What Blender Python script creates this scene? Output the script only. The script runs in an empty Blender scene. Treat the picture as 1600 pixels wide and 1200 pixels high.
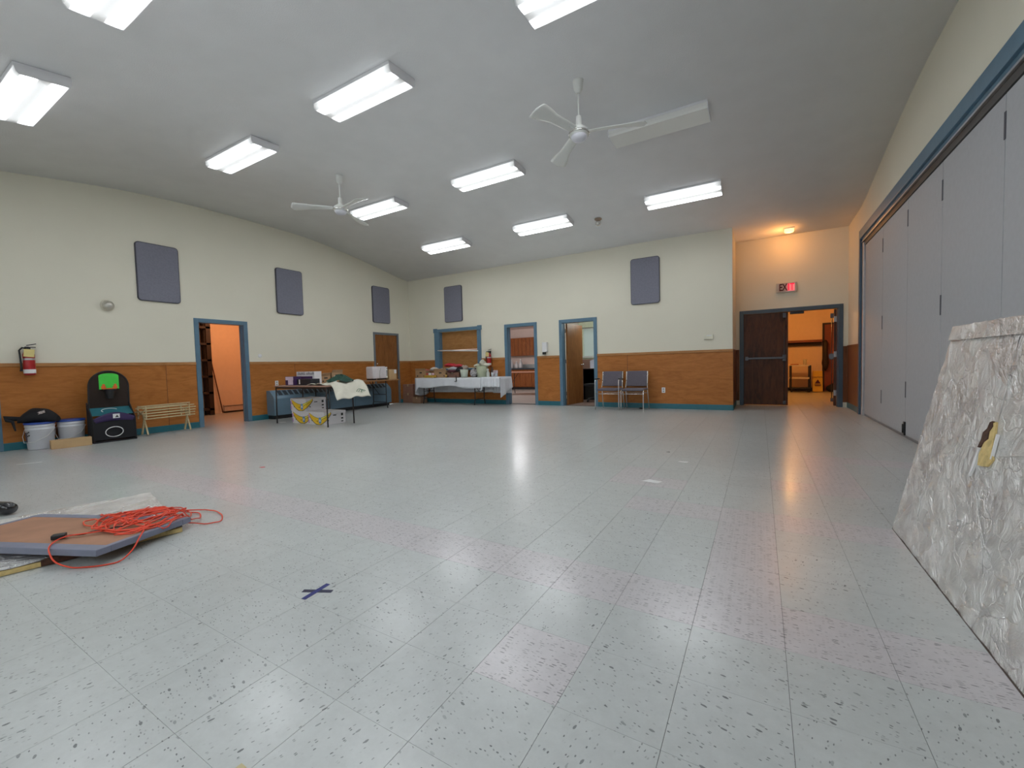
import bpy, bmesh, math, random
from mathutils import Vector, Matrix
random.seed(7)
PI = math.pi
S = bpy.context.scene
C = S.collection

# ------------------------------------------------------------------ camera, light, exposure
cam_d = bpy.data.cameras.new('camera'); cam = bpy.data.objects.new('camera', cam_d); C.objects.link(cam)
Rt = Vector((0.86265687, 0.50512173, -0.02598401)); Up = Vector((0.00020537, 0.05102336, 0.99869744)); Fw = Vector((-0.50578957, 0.86153854, -0.04391192))
M = Matrix((Rt, Up, -Fw)).transposed().to_4x4(); M.translation = Vector((0, 0, 1.0283))
cam.matrix_world = M
cam_d.sensor_width = 36; cam_d.lens = 661.275 / 1600 * 36; cam_d.clip_start = 0.03; cam_d.clip_end = 200
S.camera = cam
S.view_settings.view_transform = 'Standard'; S.view_settings.look = 'None'; S.view_settings.gamma = 1.0
S.view_settings.use_curve_mapping = False; S.view_settings.exposure = 0.0
w = bpy.data.worlds.new('world'); S.world = w; w.use_nodes = True
w.node_tree.nodes['Background'].inputs[0].default_value = (0.80, 0.93, 1.0, 1); w.node_tree.nodes['Background'].inputs[1].default_value = 1.3
LENS = 14.5          # radiance of the fluorescent lenses

def lamp(name, loc, power, col, radius=.12):
    d = bpy.data.lights.new(name, 'POINT'); d.energy = power; d.color = col; d.shadow_soft_size = radius
    o = bpy.data.objects.new(name, d); o.location = loc; C.objects.link(o); return o
def area(name, loc, rot, sx, sy, power, col):
    d = bpy.data.lights.new(name, 'AREA'); d.shape = 'RECTANGLE'; d.size = sx; d.size_y = sy; d.energy = power; d.color = col
    o = bpy.data.objects.new(name, d); o.location = loc; o.rotation_euler = rot; C.objects.link(o); return o
# fill light at three added, unseen windows in the wall behind the camera
for k_, x_ in enumerate((-7.2, -4.2, -1.2)):
    area('added_window_fill', (x_, -1.36, 1.75), (PI / 2, 0, 0), 2.2, 1.3, (4, 9, 26)[k_], (.95, .98, 1.0))
lamp('storage_lamp', (-10.6, 5.6, 2.3), 34, (1, .46, .22))
lamp('lobby_lamp', (0.6, 13.4, 2.45), 70, (1, .46, .12))
lamp('kitchen_lamp', (-8.5, 12.8, 2.1), 55, (1, .90, .86), .5)
lamp('kitchen_lamp', (-7.2, 12.6, 2.3), 32, (.96, .97, 1), .3)
lamp('alcove_lamp', (0.50, 10.36, 3.46), 10.5, (1, .40, .10), .18)
lamp('office_fill', (-3.4, 11.0, 2.3), 30, (.93, 1, .93), .3)  # added fill without a fixture, brightens the office interior

# ------------------------------------------------------------------ room numbers (metres, camera stands over the origin)
XL, XR, YB, YR, YF, XC = -9.233, 1.534, 9.635, 10.859, -1.4, -0.478
RAIL = 1.245
PY = [-1.4, -.8, -.4, .6, 1.5, 2.3, 3, 3.8, 4.65, 5.5, 6.3, 7.0, 7.8, 8.7, 9.3, 9.635, 10.9]
PZ = [3.50, 3.6, 3.66, 3.79, 3.93, 4.05, 4.14, 4.185, 4.20, 4.19, 4.165, 4.09, 3.97, 3.81, 3.69, 3.655, 3.64]
def zc(y):
    for i in range(len(PY) - 1):
        if y <= PY[i + 1]:
            t = (y - PY[i]) / (PY[i + 1] - PY[i]); return PZ[i] + t * (PZ[i + 1] - PZ[i])
    return PZ[-1]

# ------------------------------------------------------------------ materials
def new_mat(name):
    m = bpy.data.materials.new(name); m.use_nodes = True
    nt = m.node_tree; return m, nt, nt.nodes['Principled BSDF']
def N(nt, t, **kw):
    n = nt.nodes.new(t)
    for k, v in kw.items():
        if k in n.inputs.keys(): n.inputs[k].default_value = v
        else: setattr(n, k, v)
    return n
def ramp(nt, stops, interp='LINEAR'):
    r = nt.nodes.new('ShaderNodeValToRGB'); r.color_ramp.interpolation = interp
    e = r.color_ramp.elements
    while len(e) < len(stops): e.new(.5)
    for i, (p, c) in enumerate(stops):
        e[i].position = p; e[i].color = (c[0], c[1], c[2], 1) if hasattr(c, '__len__') else (c, c, c, 1)
    return r
def mat(name, col, rough=.5, metal=0, var=.06, scale=12, bump=0, bscale=60, stretch=(1, 1, 1), emit=None, estr=0, spec=.5, alpha=1, trans=0, coat=0):
    m, nt, b = new_mat(name)
    tc = N(nt, 'ShaderNodeTexCoord'); mp = N(nt, 'ShaderNodeMapping'); mp.inputs['Scale'].default_value = stretch
    nt.links.new(tc.outputs['Object'], mp.inputs[0])
    no = N(nt, 'ShaderNodeTexNoise', Scale=scale, Detail=4.0); nt.links.new(mp.outputs[0], no.inputs['Vector'])
    r = ramp(nt, [(.3, [max(0, c * (1 - var)) for c in col]), (.7, [min(1, c * (1 + var)) for c in col])])
    nt.links.new(no.outputs[0], r.inputs[0]); nt.links.new(r.outputs[0], b.inputs['Base Color'])
    b.inputs['Roughness'].default_value = rough; b.inputs['Metallic'].default_value = metal
    b.inputs['Specular IOR Level'].default_value = spec
    b.inputs['Alpha'].default_value = alpha; b.inputs['Transmission Weight'].default_value = trans
    b.inputs['Coat Weight'].default_value = coat
    if bump:
        n2 = N(nt, 'ShaderNodeTexNoise', Scale=bscale, Detail=3.0); nt.links.new(mp.outputs[0], n2.inputs['Vector'])
        bp = N(nt, 'ShaderNodeBump', Strength=bump, Distance=.01); nt.links.new(n2.outputs[0], bp.inputs['Height'])
        nt.links.new(bp.outputs[0], b.inputs['Normal'])
    if emit:
        b.inputs['Emission Color'].default_value = (*emit, 1); b.inputs['Emission Strength'].default_value = estr
    return m
def wood(name, c1, c2, axis='Y', rough=.4, sc=1.0, coords='Object'):
    m, nt, b = new_mat(name)
    g = N(nt, 'ShaderNodeTexCoord'); mp = N(nt, 'ShaderNodeMapping')
    s = {'X': (1.1, 5, 5), 'Y': (5, 1.1, 5), 'Z': (5, 5, 1.0)}[axis]
    mp.inputs['Scale'].default_value = [k * sc for k in s]; nt.links.new(g.outputs[coords], mp.inputs[0])
    oi = N(nt, 'ShaderNodeObjectInfo'); sm = N(nt, 'ShaderNodeVectorMath', operation='SCALE'); sm.inputs[0].default_value = (17, 23, 31)
    nt.links.new(oi.outputs['Random'], sm.inputs['Scale']); nt.links.new(sm.outputs[0], mp.inputs['Location'])
    n1 = N(nt, 'ShaderNodeTexNoise', Scale=1.3, Detail=6.0, Roughness=.6, Distortion=2.6); nt.links.new(mp.outputs[0], n1.inputs['Vector'])
    n2 = N(nt, 'ShaderNodeTexNoise', Scale=9.0, Detail=5.0, Roughness=.7, Distortion=.4); nt.links.new(mp.outputs[0], n2.inputs['Vector'])
    mx = N(nt, 'ShaderNodeMix', data_type='FLOAT'); mx.inputs[0].default_value = .30
    nt.links.new(n1.outputs[0], mx.inputs[2]); nt.links.new(n2.outputs[0], mx.inputs[3])
    mid = [(a + d) / 2 for a, d in zip(c1, c2)]
    r = ramp(nt, [(.34, c1), (.5, mid), (.68, c2)])
    nt.links.new(mx.outputs[0], r.inputs[0]); nt.links.new(r.outputs[0], b.inputs['Base Color'])
    b.inputs['Roughness'].default_value = rough; b.inputs['Specular IOR Level'].default_value = .22
    bp = N(nt, 'ShaderNodeBump', Strength=.06, Distance=.004); nt.links.new(n2.outputs[0], bp.inputs['Height']); nt.links.new(bp.outputs[0], b.inputs['Normal'])
    return m

MW = mat('cream_paint', (.78, .745, .62), .65, var=.015, scale=1.5, bump=.05, bscale=180)
MWP = mat('orange_room_paint', (.80, .62, .45), .65, var=.02)
MWK = mat('kitchen_paint', (.80, .70, .66), .6, var=.02)
MC = mat('ceiling_stipple', (.86, .865, .875), .8, var=.02, scale=3, bump=.25, bscale=95)
MOAK = wood('oak_wainscot', (.35, .125, .028), (.52, .20, .052), 'Y', .38)
MOAKX = wood('oak_wainscot_back', (.35, .125, .028), (.52, .20, .052), 'X', .38)
MRAIL = wood('oak_rail', (.36, .16, .055), (.52, .26, .10), 'Y', .4)
MRAILX = wood('oak_rail_back', (.36, .16, .055), (.52, .26, .10), 'X', .4)
MDOOR = wood('door_veneer', (.20, .075, .022), (.34, .135, .042), 'Z', .35)
MDARK = wood('dark_exit_veneer', (.045, .016, .007), (.14, .048, .018), 'Z', .35)
MHATCH = wood('hatch_plywood', (.32, .145, .045), (.46, .235, .085), 'X', .4)
MKIT = wood('kitchen_cabinet_wood', (.20, .062, .020), (.36, .135, .045), 'Z', .35)
MBLUE = mat('blue_trim_paint', (.105, .20, .285), .35, var=.05)
MBLUED = mat('dark_blue_trim_paint', (.055, .095, .14), .4, var=.05)
MBASE = mat('teal_base', (.020, .15, .195), .35, var=.08)
MGREYT = mat('grey_metal_frame', (.16, .18, .20), .4, var=.05)
MPANEL = mat('grey_purple_fabric', (.225, .225, .28), .9, var=.06, scale=40, bump=.3, bscale=700)
MPANELE = mat('grey_panel_edge', (.085, .085, .105), .8)
MPART = mat('partition_vinyl', (.44, .45, .475), .65, var=.03, scale=20, bump=.15, bscale=500)
MALU = mat('aluminium', (.62, .62, .64), .3, metal=.9)
MBLK = mat('black', (.012, .012, .014), .4)
MBLKF = mat('black_fabric', (.010, .010, .013), .85, bump=.3, bscale=120)
MWHT = mat('white_plastic', (.80, .80, .80), .35, var=.02)
MWHTF = mat('white_fixture_enamel', (.80, .80, .82), .35, var=.01)
MFAN = mat('fan_white_enamel', (.78, .79, .76), .3, var=.02)
MCHR = mat('chrome', (.75, .74, .72), .16, metal=1.0, var=.02)
MSEAT = mat('chair_fabric', (.145, .13, .155), .9, var=.12, scale=60, bump=.4, bscale=500)
MRED = mat('extinguisher_red', (.42, .018, .02), .3)
MCARD = mat('cardboard', (.42, .26, .14), .8, var=.08, scale=8)
MCARD2 = mat('pale_cardboard', (.55, .37, .19), .8, var=.06, scale=8)
MCLOTH = mat('white_tablecloth', (.74, .76, .80), .85, var=.02, bump=.15, bscale=30)
MTAN = mat('bamboo', (.58, .47, .27), .55, var=.12, scale=30)
MHEAT = mat('heater_enamel', (.13, .215, .29), .35, var=.04)
MHEATD = mat('heater_slot', (.018, .03, .045), .5)
MORG = mat('cord_orange', (.80, .070, .028), .4, var=.05)
MHARD = mat('brown_hardboard', (.37, .19, .115), .65, var=.14, scale=5, bump=.1)
MFRAMEP = mat('panel_frame_grey', (.20, .215, .29), .45, var=.07)
MLEG = mat('brown_steel_leg', (.022, .014, .013), .4)
MTOP = wood('laminate_top', (.25, .12, .05), (.38, .21, .10), 'Y', .35)
MGREEN = mat('dark_green_mesh', (.012, .055, .035), .8, var=.3, scale=40)
MPAPER = mat('white_paper', (.80, .80, .80), .7, var=.02)
MCREAMC = mat('cream_canvas', (.62, .60, .50), .85, var=.04, bump=.3, bscale=20)

MGLASS = mat('pane_glass', (.9, .95, .95), .02, alpha=.12)
def floor_mat():
    m, nt, b = new_mat('vinyl_tile')
    L = nt.links.new
    g = N(nt, 'ShaderNodeNewGeometry')
    at_ = N(nt, 'ShaderNodeAttribute', attribute_name='pink', attribute_type='OBJECT')
    # which tile
    sub = N(nt, 'ShaderNodeVectorMath', operation='SUBTRACT'); sub.inputs[1].default_value = (SX, SY, 0); L(g.outputs['Position'], sub.inputs[0])
    dv = N(nt, 'ShaderNodeVectorMath', operation='SCALE'); dv.inputs['Scale'].default_value = 1 / T; L(sub.outputs[0], dv.inputs[0])
    fl = N(nt, 'ShaderNodeVectorMath', operation='FLOOR'); L(dv.outputs[0], fl.inputs[0])
    ml = N(nt, 'ShaderNodeVectorMath', operation='MULTIPLY'); ml.inputs[1].default_value = (1, 1, 0); L(fl.outputs[0], ml.inputs[0])
    wn = N(nt, 'ShaderNodeTexWhiteNoise', noise_dimensions='2D'); L(ml.outputs[0], wn.inputs['Vector'])
    return m, nt, b, g, wn
T = .3048; SX = .0769; SY = 1.1150
def tile_mat(name, base, fleck, dens, dens2, sx, sy, varr, turn=False):
    m, nt, b, g, wn = floor_mat(); m.name = name
    L = nt.links.new
    # flecks: stretched voronoi cells, a random share of them painted
    nz = N(nt, 'ShaderNodeTexNoise', Scale=70.0, Detail=2.0); L(g.outputs['Position'], nz.inputs['Vector'])
    ad = N(nt, 'ShaderNodeVectorMath', operation='MULTIPLY_ADD'); ad.inputs[1].default_value = (.006, .006, 0) if turn else (.002, .002, 0); L(nz.outputs['Color'], ad.inputs[0]); L(g.outputs['Position'], ad.inputs[2])
    rot = N(nt, 'ShaderNodeVectorRotate', rotation_type='Z_AXIS'); L(ad.outputs[0], rot.inputs['Vector'])
    if turn:
        gt = N(nt, 'ShaderNodeMath', operation='GREATER_THAN'); gt.inputs[1].default_value = .5; L(wn.outputs['Value'], gt.inputs[0])
        am = N(nt, 'ShaderNodeMath', operation='MULTIPLY_ADD'); am.inputs[1].default_value = PI / 2; am.inputs[2].default_value = .25; L(gt.outputs[0], am.inputs[0]); L(am.outputs[0], rot.inputs['Angle'])
    def layer(kx, ky, thr, share, seed):
        mp = N(nt, 'ShaderNodeMapping'); mp.inputs['Scale'].default_value = (kx, ky, 0); mp.inputs['Location'].default_value = (seed, seed * 2, 0)
        L(rot.outputs[0], mp.inputs[0])
        v = N(nt, 'ShaderNodeTexVoronoi', Scale=1.0, voronoi_dimensions='2D'); L(mp.outputs[0], v.inputs['Vector'])
        lt = N(nt, 'ShaderNodeMath', operation='LESS_THAN'); L(v.outputs['Distance'], lt.inputs[0]); lt.inputs[1].default_value = thr
        sp = N(nt, 'ShaderNodeSeparateColor'); L(v.outputs['Color'], sp.inputs[0])
        l2 = N(nt, 'ShaderNodeMath', operation='LESS_THAN'); L(sp.outputs[0], l2.inputs[0]); l2.inputs[1].default_value = share
        mu = N(nt, 'ShaderNodeMath', operation='MULTIPLY'); L(lt.outputs[0], mu.inputs[0]); L(l2.outputs[0], mu.inputs[1])
        m2 = N(nt, 'ShaderNodeMath', operation='MULTIPLY'); L(mu.outputs[0], m2.inputs[0]); L(sp.outputs[1], m2.inputs[1])
        return m2
    a = layer(sx, sy, .25, dens, 3.1); c = layer(sx * 2.6, sy * 2.3, .30, dens2, 9.7)
    mxx = N(nt, 'ShaderNodeMath', operation='MAXIMUM'); L(a.outputs[0], mxx.inputs[0]); L(c.outputs[0], mxx.inputs[1])
    # mottle + wear
    n1 = N(nt, 'ShaderNodeTexNoise', Scale=16.0, Detail=6.0, Roughness=.75); L(g.outputs['Position'], n1.inputs['Vector'])
    r1 = ramp(nt, [(.3, [k * .93 for k in base]), (.7, [min(1, k * 1.07) for k in base])]); L(n1.outputs[0], r1.inputs[0])
    n2 = N(nt, 'ShaderNodeTexNoise', Scale=1.1, Detail=3.0); L(g.outputs['Position'], n2.inputs['Vector'])
    hs = N(nt, 'ShaderNodeHueSaturation')
    vv = N(nt, 'ShaderNodeMapRange'); vv.inputs['To Min'].default_value = 1 - varr; vv.inputs['To Max'].default_value = 1 + varr; L(wn.outputs['Value'], vv.inputs[0])
    vm = N(nt, 'ShaderNodeMapRange'); vm.inputs['From Min'].default_value = .3; vm.inputs['From Max'].default_value = .7; vm.inputs['To Min'].default_value = .95; vm.inputs['To Max'].default_value = 1.05; L(n2.outputs[0], vm.inputs[0])
    pm = N(nt, 'ShaderNodeMath', operation='MULTIPLY'); L(vv.outputs[0], pm.inputs[0]); L(vm.outputs[0], pm.inputs[1])
    L(pm.outputs[0], hs.inputs['Value']); L(r1.outputs[0], hs.inputs['Color'])
    mix = N(nt, 'ShaderNodeMix', data_type='RGBA'); L(mxx.outputs[0], mix.inputs[0]); L(hs.outputs[0], mix.inputs[6]); mix.inputs[7].default_value = (*fleck, 1)
    L(mix.outputs[2], b.inputs['Base Color'])
    rr = N(nt, 'ShaderNodeMapRange'); rr.inputs['To Min'].default_value = .25; rr.inputs['To Max'].default_value = .34; b.inputs['Specular IOR Level'].default_value = .8; b.inputs['Coat Weight'].default_value = .14; b.inputs['Coat Roughness'].default_value = .15; L(n2.outputs[0], rr.inputs[0]); L(rr.outputs[0], b.inputs['Roughness'])
    bn = N(nt, 'ShaderNodeTexNoise', Scale=120.0, Detail=4.0); L(g.outputs['Position'], bn.inputs['Vector'])
    bp = N(nt, 'ShaderNodeBump', Strength=.05, Distance=.002); L(bn.outputs[0], bp.inputs['Height']); L(bp.outputs[0], b.inputs['Normal'])
    return m
MT = tile_mat('pale_green_tile', (.49, .515, .51), (.11, .12, .125), .05, .12, 28, 66, .02, True)
MTP = tile_mat('pink_grey_tile', (.535, .512, .528), (.15, .145, .155), .34, .20, 26, 105, .01)
MGROUT = mat('tile_joint', (.09, .095, .09), .8)

# ------------------------------------------------------------------ mesh builder
class MB:
    def __init__(s): s.bm = bmesh.new()
    def box(s, x0, x1, y0, y1, z0, z1, bev=0, mi=0, rot=None):
        r = bmesh.ops.create_cube(s.bm, size=1.0); vs = r['verts']
        cx, cy, cz = (x0 + x1) / 2, (y0 + y1) / 2, (z0 + z1) / 2
        for v in vs: v.co = Vector((cx + v.co.x * abs(x1 - x0), cy + v.co.y * abs(y1 - y0), cz + v.co.z * abs(z1 - z0)))
        fs = {f for v in vs for f in v.link_faces}
        for f in fs: f.material_index = mi
        if rot: bmesh.ops.rotate(s.bm, verts=vs, cent=rot[0], matrix=rot[1])
        if bev:
            es = list({e for v in vs for e in v.link_edges})
            bmesh.ops.bevel(s.bm, geom=es, offset=bev, segments=2, affect='EDGES', profile=.6)
        return s
    def ring(s, pts): return [s.bm.verts.new(p) for p in pts]
    def skin(s, rings, closed=False, caps=True, mi=0, smooth=True):
        n = len(rings[0]); R_ = rings + ([rings[0]] if closed else [])
        for a, b in zip(R_, R_[1:]):
            for i in range(n):
                try:
                    f = s.bm.faces.new((a[i], a[(i + 1) % n], b[(i + 1) % n], b[i])); f.smooth = smooth; f.material_index = mi
                except ValueError: pass
        if caps and not closed:
            for r, fl in ((rings[0], True), (rings[-1], False)):
                try: f = s.bm.faces.new(list(reversed(r)) if fl else r); f.material_index = mi
                except ValueError: pass
        return s
    def tube(s, pts, r, n=8, closed=False, mi=0):
        pts = [Vector(p) for p in pts]; rings = []
        rs = r if hasattr(r, '__len__') else [r] * len(pts)
        up = None
        for i, p in enumerate(pts):
            if closed: t = pts[(i + 1) % len(pts)] - pts[i - 1]
            else: t = pts[min(i + 1, len(pts) - 1)] - pts[max(i - 1, 0)]
            t.normalize()
            if up is None:
                up = Vector((0, 0, 1)) if abs(t.z) < .9 else Vector((1, 0, 0))
            u = (up - t * up.dot(t)); u.normalize(); up = u; v = t.cross(u)
            rings.append(s.ring([p + u * (rs[i] * math.cos(2 * PI * k / n)) + v * (rs[i] * math.sin(2 * PI * k / n)) for k in range(n)]))
        return s.skin(rings, closed, True, mi)
    def cyl(s, a, b, r, n=14, mi=0, r2=None): return s.tube([a, b], [r, r if r2 is None else r2], n, mi=mi)
    def lathe(s, prof, c=(0, 0, 0), n=20, mi=0, axis='z', caps=True):
        rings = []
        for r, z in prof:
            pts = []
            for k in range(n):
                a = 2 * PI * k / n; x, y = r * math.cos(a), r * math.sin(a)
                pts.append({'z': (c[0] + x, c[1] + y, c[2] + z), 'x': (c[0] + z, c[1] + x, c[2] + y), 'y': (c[0] + x, c[1] + z, c[2] + y)}[axis])
            rings.append(s.ring(pts))
        return s.skin(rings, False, caps, mi)
    def prism(s, poly, a, b, axis='z', mi=0):
        def P(p, h): return {'z': (p[0], p[1], h), 'x': (h, p[0], p[1]), 'y': (p[0], h, p[1])}[axis]
        A = [s.bm.verts.new(P(p, a)) for p in poly]; B = [s.bm.verts.new(P(p, b)) for p in poly]
        n = len(poly)
        for f in (A, B):
            q = s.bm.faces.new(f); q.material_index = mi
        for i in range(n):
            q = s.bm.faces.new((A[i], A[(i + 1) % n], B[(i + 1) % n], B[i])); q.material_index = mi
        return s
    def grid(s, fn, nu, nv, mi=0, smooth=True):
        vs = [[s.bm.verts.new(fn(i / nu, j / nv)) for j in range(nv + 1)] for i in range(nu + 1)]
        for i in range(nu):
            for j in range(nv):
                f = s.bm.faces.new((vs[i][j], vs[i + 1][j], vs[i + 1][j + 1], vs[i][j + 1])); f.smooth = smooth; f.material_index = mi
        return s
    def poly(s, pts, mi=0):
        f = s.bm.faces.new([s.bm.verts.new(p) for p in pts]); f.material_index = mi; return s
    def mesh(s, name, mats):
        bmesh.ops.recalc_face_normals(s.bm, faces=s.bm.faces)
        me = bpy.data.meshes.new(name); s.bm.to_mesh(me); s.bm.free()
        for m in (mats if isinstance(mats, (list, tuple)) else [mats]): me.materials.append(m)
        return me

def obj(name, mb, m, parent=None, loc=None, label=None):
    me = mb.mesh(name, m) if isinstance(mb, MB) else mb
    o = bpy.data.objects.new(name, me); C.objects.link(o)
    if parent: o.parent = parent
    if loc: o.location = loc
    if label: o['label'] = label
    return o
def tag(o, label, cat, group=None, kind=None):
    o['label'] = label; o['category'] = cat
    if group: o['group'] = group
    if kind: o['kind'] = kind
    return o
def thing(name, label, cat, loc=(0, 0, 0), rz=0, group=None):
    o = bpy.data.objects.new(name, None); C.objects.link(o); o.location = loc; o.rotation_euler = (0, 0, rz); o.empty_display_size = .1
    return tag(o, label, cat, group)
def struct(name, mb=None, m=None, parent=None, label=None):
    if mb is None:
        o = bpy.data.objects.new(name, None); C.objects.link(o)
    else: o = obj(name, mb, m, parent)
    if not parent: o['kind'] = 'structure'
    if label: o['label'] = label
    return o
def dup(root, loc, rz, label, group=None):
    r = root.copy(); C.objects.link(r); r.location = loc; r.rotation_euler = (0, 0, rz); r['label'] = label
    if group: r['group'] = group
    for ch in list(root.children):
        c = ch.copy(); C.objects.link(c); c.parent = r
        for g in ch.children:
            d = g.copy(); C.objects.link(d); d.parent = c
    return r
def solid(o, t, off=0):
    m = o.modifiers.new('thickness', 'SOLIDIFY'); m.thickness = t; m.offset = off; return o
def text(name, s, size, m, loc, rot, parent=None, ext=.0006, bold=0, ax='CENTER', sx=1):
    cu = bpy.data.curves.new(name, 'FONT'); cu.body = s; cu.size = size; cu.extrude = ext; cu.offset = bold; cu.align_x = ax; cu.align_y = 'CENTER'
    cu.materials.append(m)
    o = bpy.data.objects.new(name + '_curve', cu); C.objects.link(o)
    bpy.context.view_layer.update()
    me = bpy.data.meshes.new_from_object(o.evaluated_get(bpy.context.evaluated_depsgraph_get()))
    q = bpy.data.objects.new(name, me); C.objects.link(q); q.location = loc; q.rotation_euler = rot; q.scale = (sx, 1, 1)
    bpy.data.objects.remove(o); bpy.data.curves.remove(cu)
    if parent: q.parent = parent
    return q

# ------------------------------------------------------------------ walls
def wall_y(y0, y1, xa, xb, top, openings, mb=None):
    """a wall lying along x between xa and xb, thick from y0 to y1; openings (x0,x1,z0,z1); top is a number"""
    mb = mb or MB(); xs = xa
    for (a, b, z0, z1) in sorted(openings):
        mb.box(xs, a, y0, y1, 0, top)
        if z0 > 0: mb.box(a, b, y0, y1, 0, z0)
        mb.box(a, b, y0, y1, z1, top); xs = b
    mb.box(xs, xb, y0, y1, 0, top); return mb
wall_back = struct('wall_back', wall_y(YB, YB + .15, XL - .15, XC, 3.655, [(-8.06, -6.72, 1.0, 2.04), (-5.82, -4.91, -.02, 2.09), (-4.245, -3.33, -.02, 2.09)]), MW, label='long cream back wall above the oak panelling')
def wall_x(x0, x1, ya, yb, openings, n=40):
    mb = MB()
    ys = sorted({ya, yb, *[p for p in PY if ya < p < yb], *[v for o in openings for v in o[:2]]})
    for a, b in zip(ys, ys[1:]):
        op = [o for o in openings if o[0] <= a + 1e-6 and b <= o[1] + 1e-6]
        z0s = [(0, None)] if not op else ([(0, op[0][2])] if op[0][2] > 0 else []) + [(op[0][3], None)]
        for lo, hi in z0s:
            ha, hb = (zc(a) + .03, zc(b) + .03) if hi is None else (hi, hi)
            mb.prism([(a, lo), (b, lo), (b, hb), (a, ha)], x0, x1, 'x')
    return mb
wall_left = struct('wall_left', wall_x(XL - .15, XL, YF, YB, [(.49, 1.455, -.02, 2.06), (3.93, 4.855, -.02, 2.06), (8.23, 9.135, -.02, 2.035)]), MW, label='cream left wall with three openings')
wall_right = struct('wall_right', wall_x(XR, XR + .25, YF, YR, [(-1.39, 9.60, -.02, 3.09)]), MW, label='cream wall above and past the folding partition')
wall_front = struct('wall_front', wall_y(YF - .15, YF, XL - .15, XR + .25, 3.54, [(x_ - 1.1, x_ + 1.1, 1.10, 2.40) for x_ in (-7.2, -4.2, -1.2)]), MW)
for k_, x_ in enumerate((-7.2, -4.2, -1.2)):  # unseen windows, added to go with the fill lights
    wf_ = struct('window_%d' % (k_ + 3))
    obj('window_frame', MB().box(x_ - 1.16, x_ - 1.08, YF - .10, YF + .02, 1.04, 2.46).box(x_ + 1.08, x_ + 1.16, YF - .10, YF + .02, 1.04, 2.46).box(x_ - 1.08, x_ + 1.08, YF - .10, YF + .02, 2.38, 2.46).box(x_ - 1.08, x_ + 1.08, YF - .10, YF + .03, 1.04, 1.12).box(x_ - .02, x_ + .02, YF - .08, YF - .02, 1.12, 2.38), MBLUE, wf_)
    obj('glass_pane', MB().box(x_ - 1.08, x_ + 1.08, YF - .06, YF - .055, 1.12, 2.38), MGLASS, wf_)
wall_alcove = struct('wall_alcove_side', MB().box(XC - .15, XC, YB + .1505, YR, 0, 3.645), MW, label='short cream return wall beside the exit doors')
wall_exit = struct('wall_exit', wall_y(YR, YR + .15, XC - .15, XR + .25, 3.645, [(-.375, 1.432, -.02, 2.085)]), MW, label='cream end wall of the exit alcove')
# ceiling: one curved sheet
mb = MB(); ys = []
for a, b in zip(PY, PY[1:]):
    k = max(1, int((b - a) / .2)); ys += [a + (b - a) * i / k for i in range(k)]
ys.append(PY[-1] + .1)
def zs(y): return (zc(y - .25) + zc(y) * 2 + zc(y + .25)) / 4 if y < 9.4 else zc(y)
poly = [(y, zs(y)) for y in ys] + [(y, zs(y) + .08) for y in reversed(ys)]
A = [mb.bm.verts.new((XL - .2, p[0], p[1])) for p in poly]; B_ = [mb.bm.verts.new((XR + .3, p[0], p[1])) for p in poly]
n = len(poly)
for i in range(n):
    f = mb.bm.faces.new((A[i], A[(i + 1) % n], B_[(i + 1) % n], B_[i])); f.smooth = i < len(ys) - 1
mb.bm.faces.new(A); mb.bm.faces.new(B_)
struct('ceiling', mb, MC, label='gently vaulted grey white stippled ceiling')

# floor slab and tiles
floor = struct('floor', MB().box(-13.6, 4.0, YF - .2, 17, -.12, -.0025), MGROUT, label='vinyl tile floor, pale green with a pink row')
def is_pink(i, j):
    if j == 2: return True                       # the row 1.72-2.03
    if i == -1 and 3 <= j <= 5: return True
    if j == 6 and -3 <= i <= 1: return True
    if (i, j) == (-3, 0): return True
    if i in (-4, -3) and 8 <= j <= 9 and not (i == -3 and j == 9): return True
    if j == 9 and 0 <= i <= 1: return True
    if i == 1 and 10 <= j <= 13: return True
    if j == 13 and 1 <= i <= 4: return True
    return False
def tile_mb(x, y, mb, mi):
    gx, gy = .0007, .0004
    mb.box(x + gx, x + T - gx, y + gy, y + T - gy, -.004, 0, 0, mi)
tile_mesh = {}
for p in (0, 1):
    m_ = MB(); m_.box(.0007, T - .0007, .0004, T - .0004, -.004, 0); tile_mesh[p] = m_.mesh('tile', MTP if p else MT)
near = []; allt = []
for i in range(-45, 13):
    for j in range(-9, 52):
        x, y = SX + i * T, SY + j * T
        inside = (XL - .02 < x + T / 2 < XR + .2 and YF < y + T / 2 < YB + .05) or (XC < x + T / 2 < XR and y < YR + .1) or (y > YR and -3.5 < x < 3.9 and y < 16) or (y > YB + .05 and -9.9 < x < -4.7 and y < 16) or (-12.2 < x <= XL and 3.2 < y < 8)
        if not inside or (y > YB + .05 and y <= YR and x > -4.7 and x + T < XC): continue
        d = Vector((x + T / 2, y + T / 2, -1.0283)); z = d.dot(Fw)
        vis = z > .3 and abs(d.dot(Rt) / z) < 1.35 and abs(d.dot(Up) / z) < 1.05
        allt.append((d.length if vis else 1e3 + d.length, i, j, x, y))
allt.sort()
far = MB()
for k, (d, i, j, x, y) in enumerate(allt):
    pk = is_pink(i, j)
    if k < 296 and d < 1e3:
        o = bpy.data.objects.new('tile', tile_mesh[1 if pk else 0]); C.objects.link(o); o.location = (x, y, 0); o.parent = floor
        if pk: o['label'] = 'pinkish grey tile with long dark flecks'
    else: tile_mb(x, y, far, 1 if pk else 0)
o = obj('tile_field', far, [MT, MTP], floor); o['kind'] = 'stuff'

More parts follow.
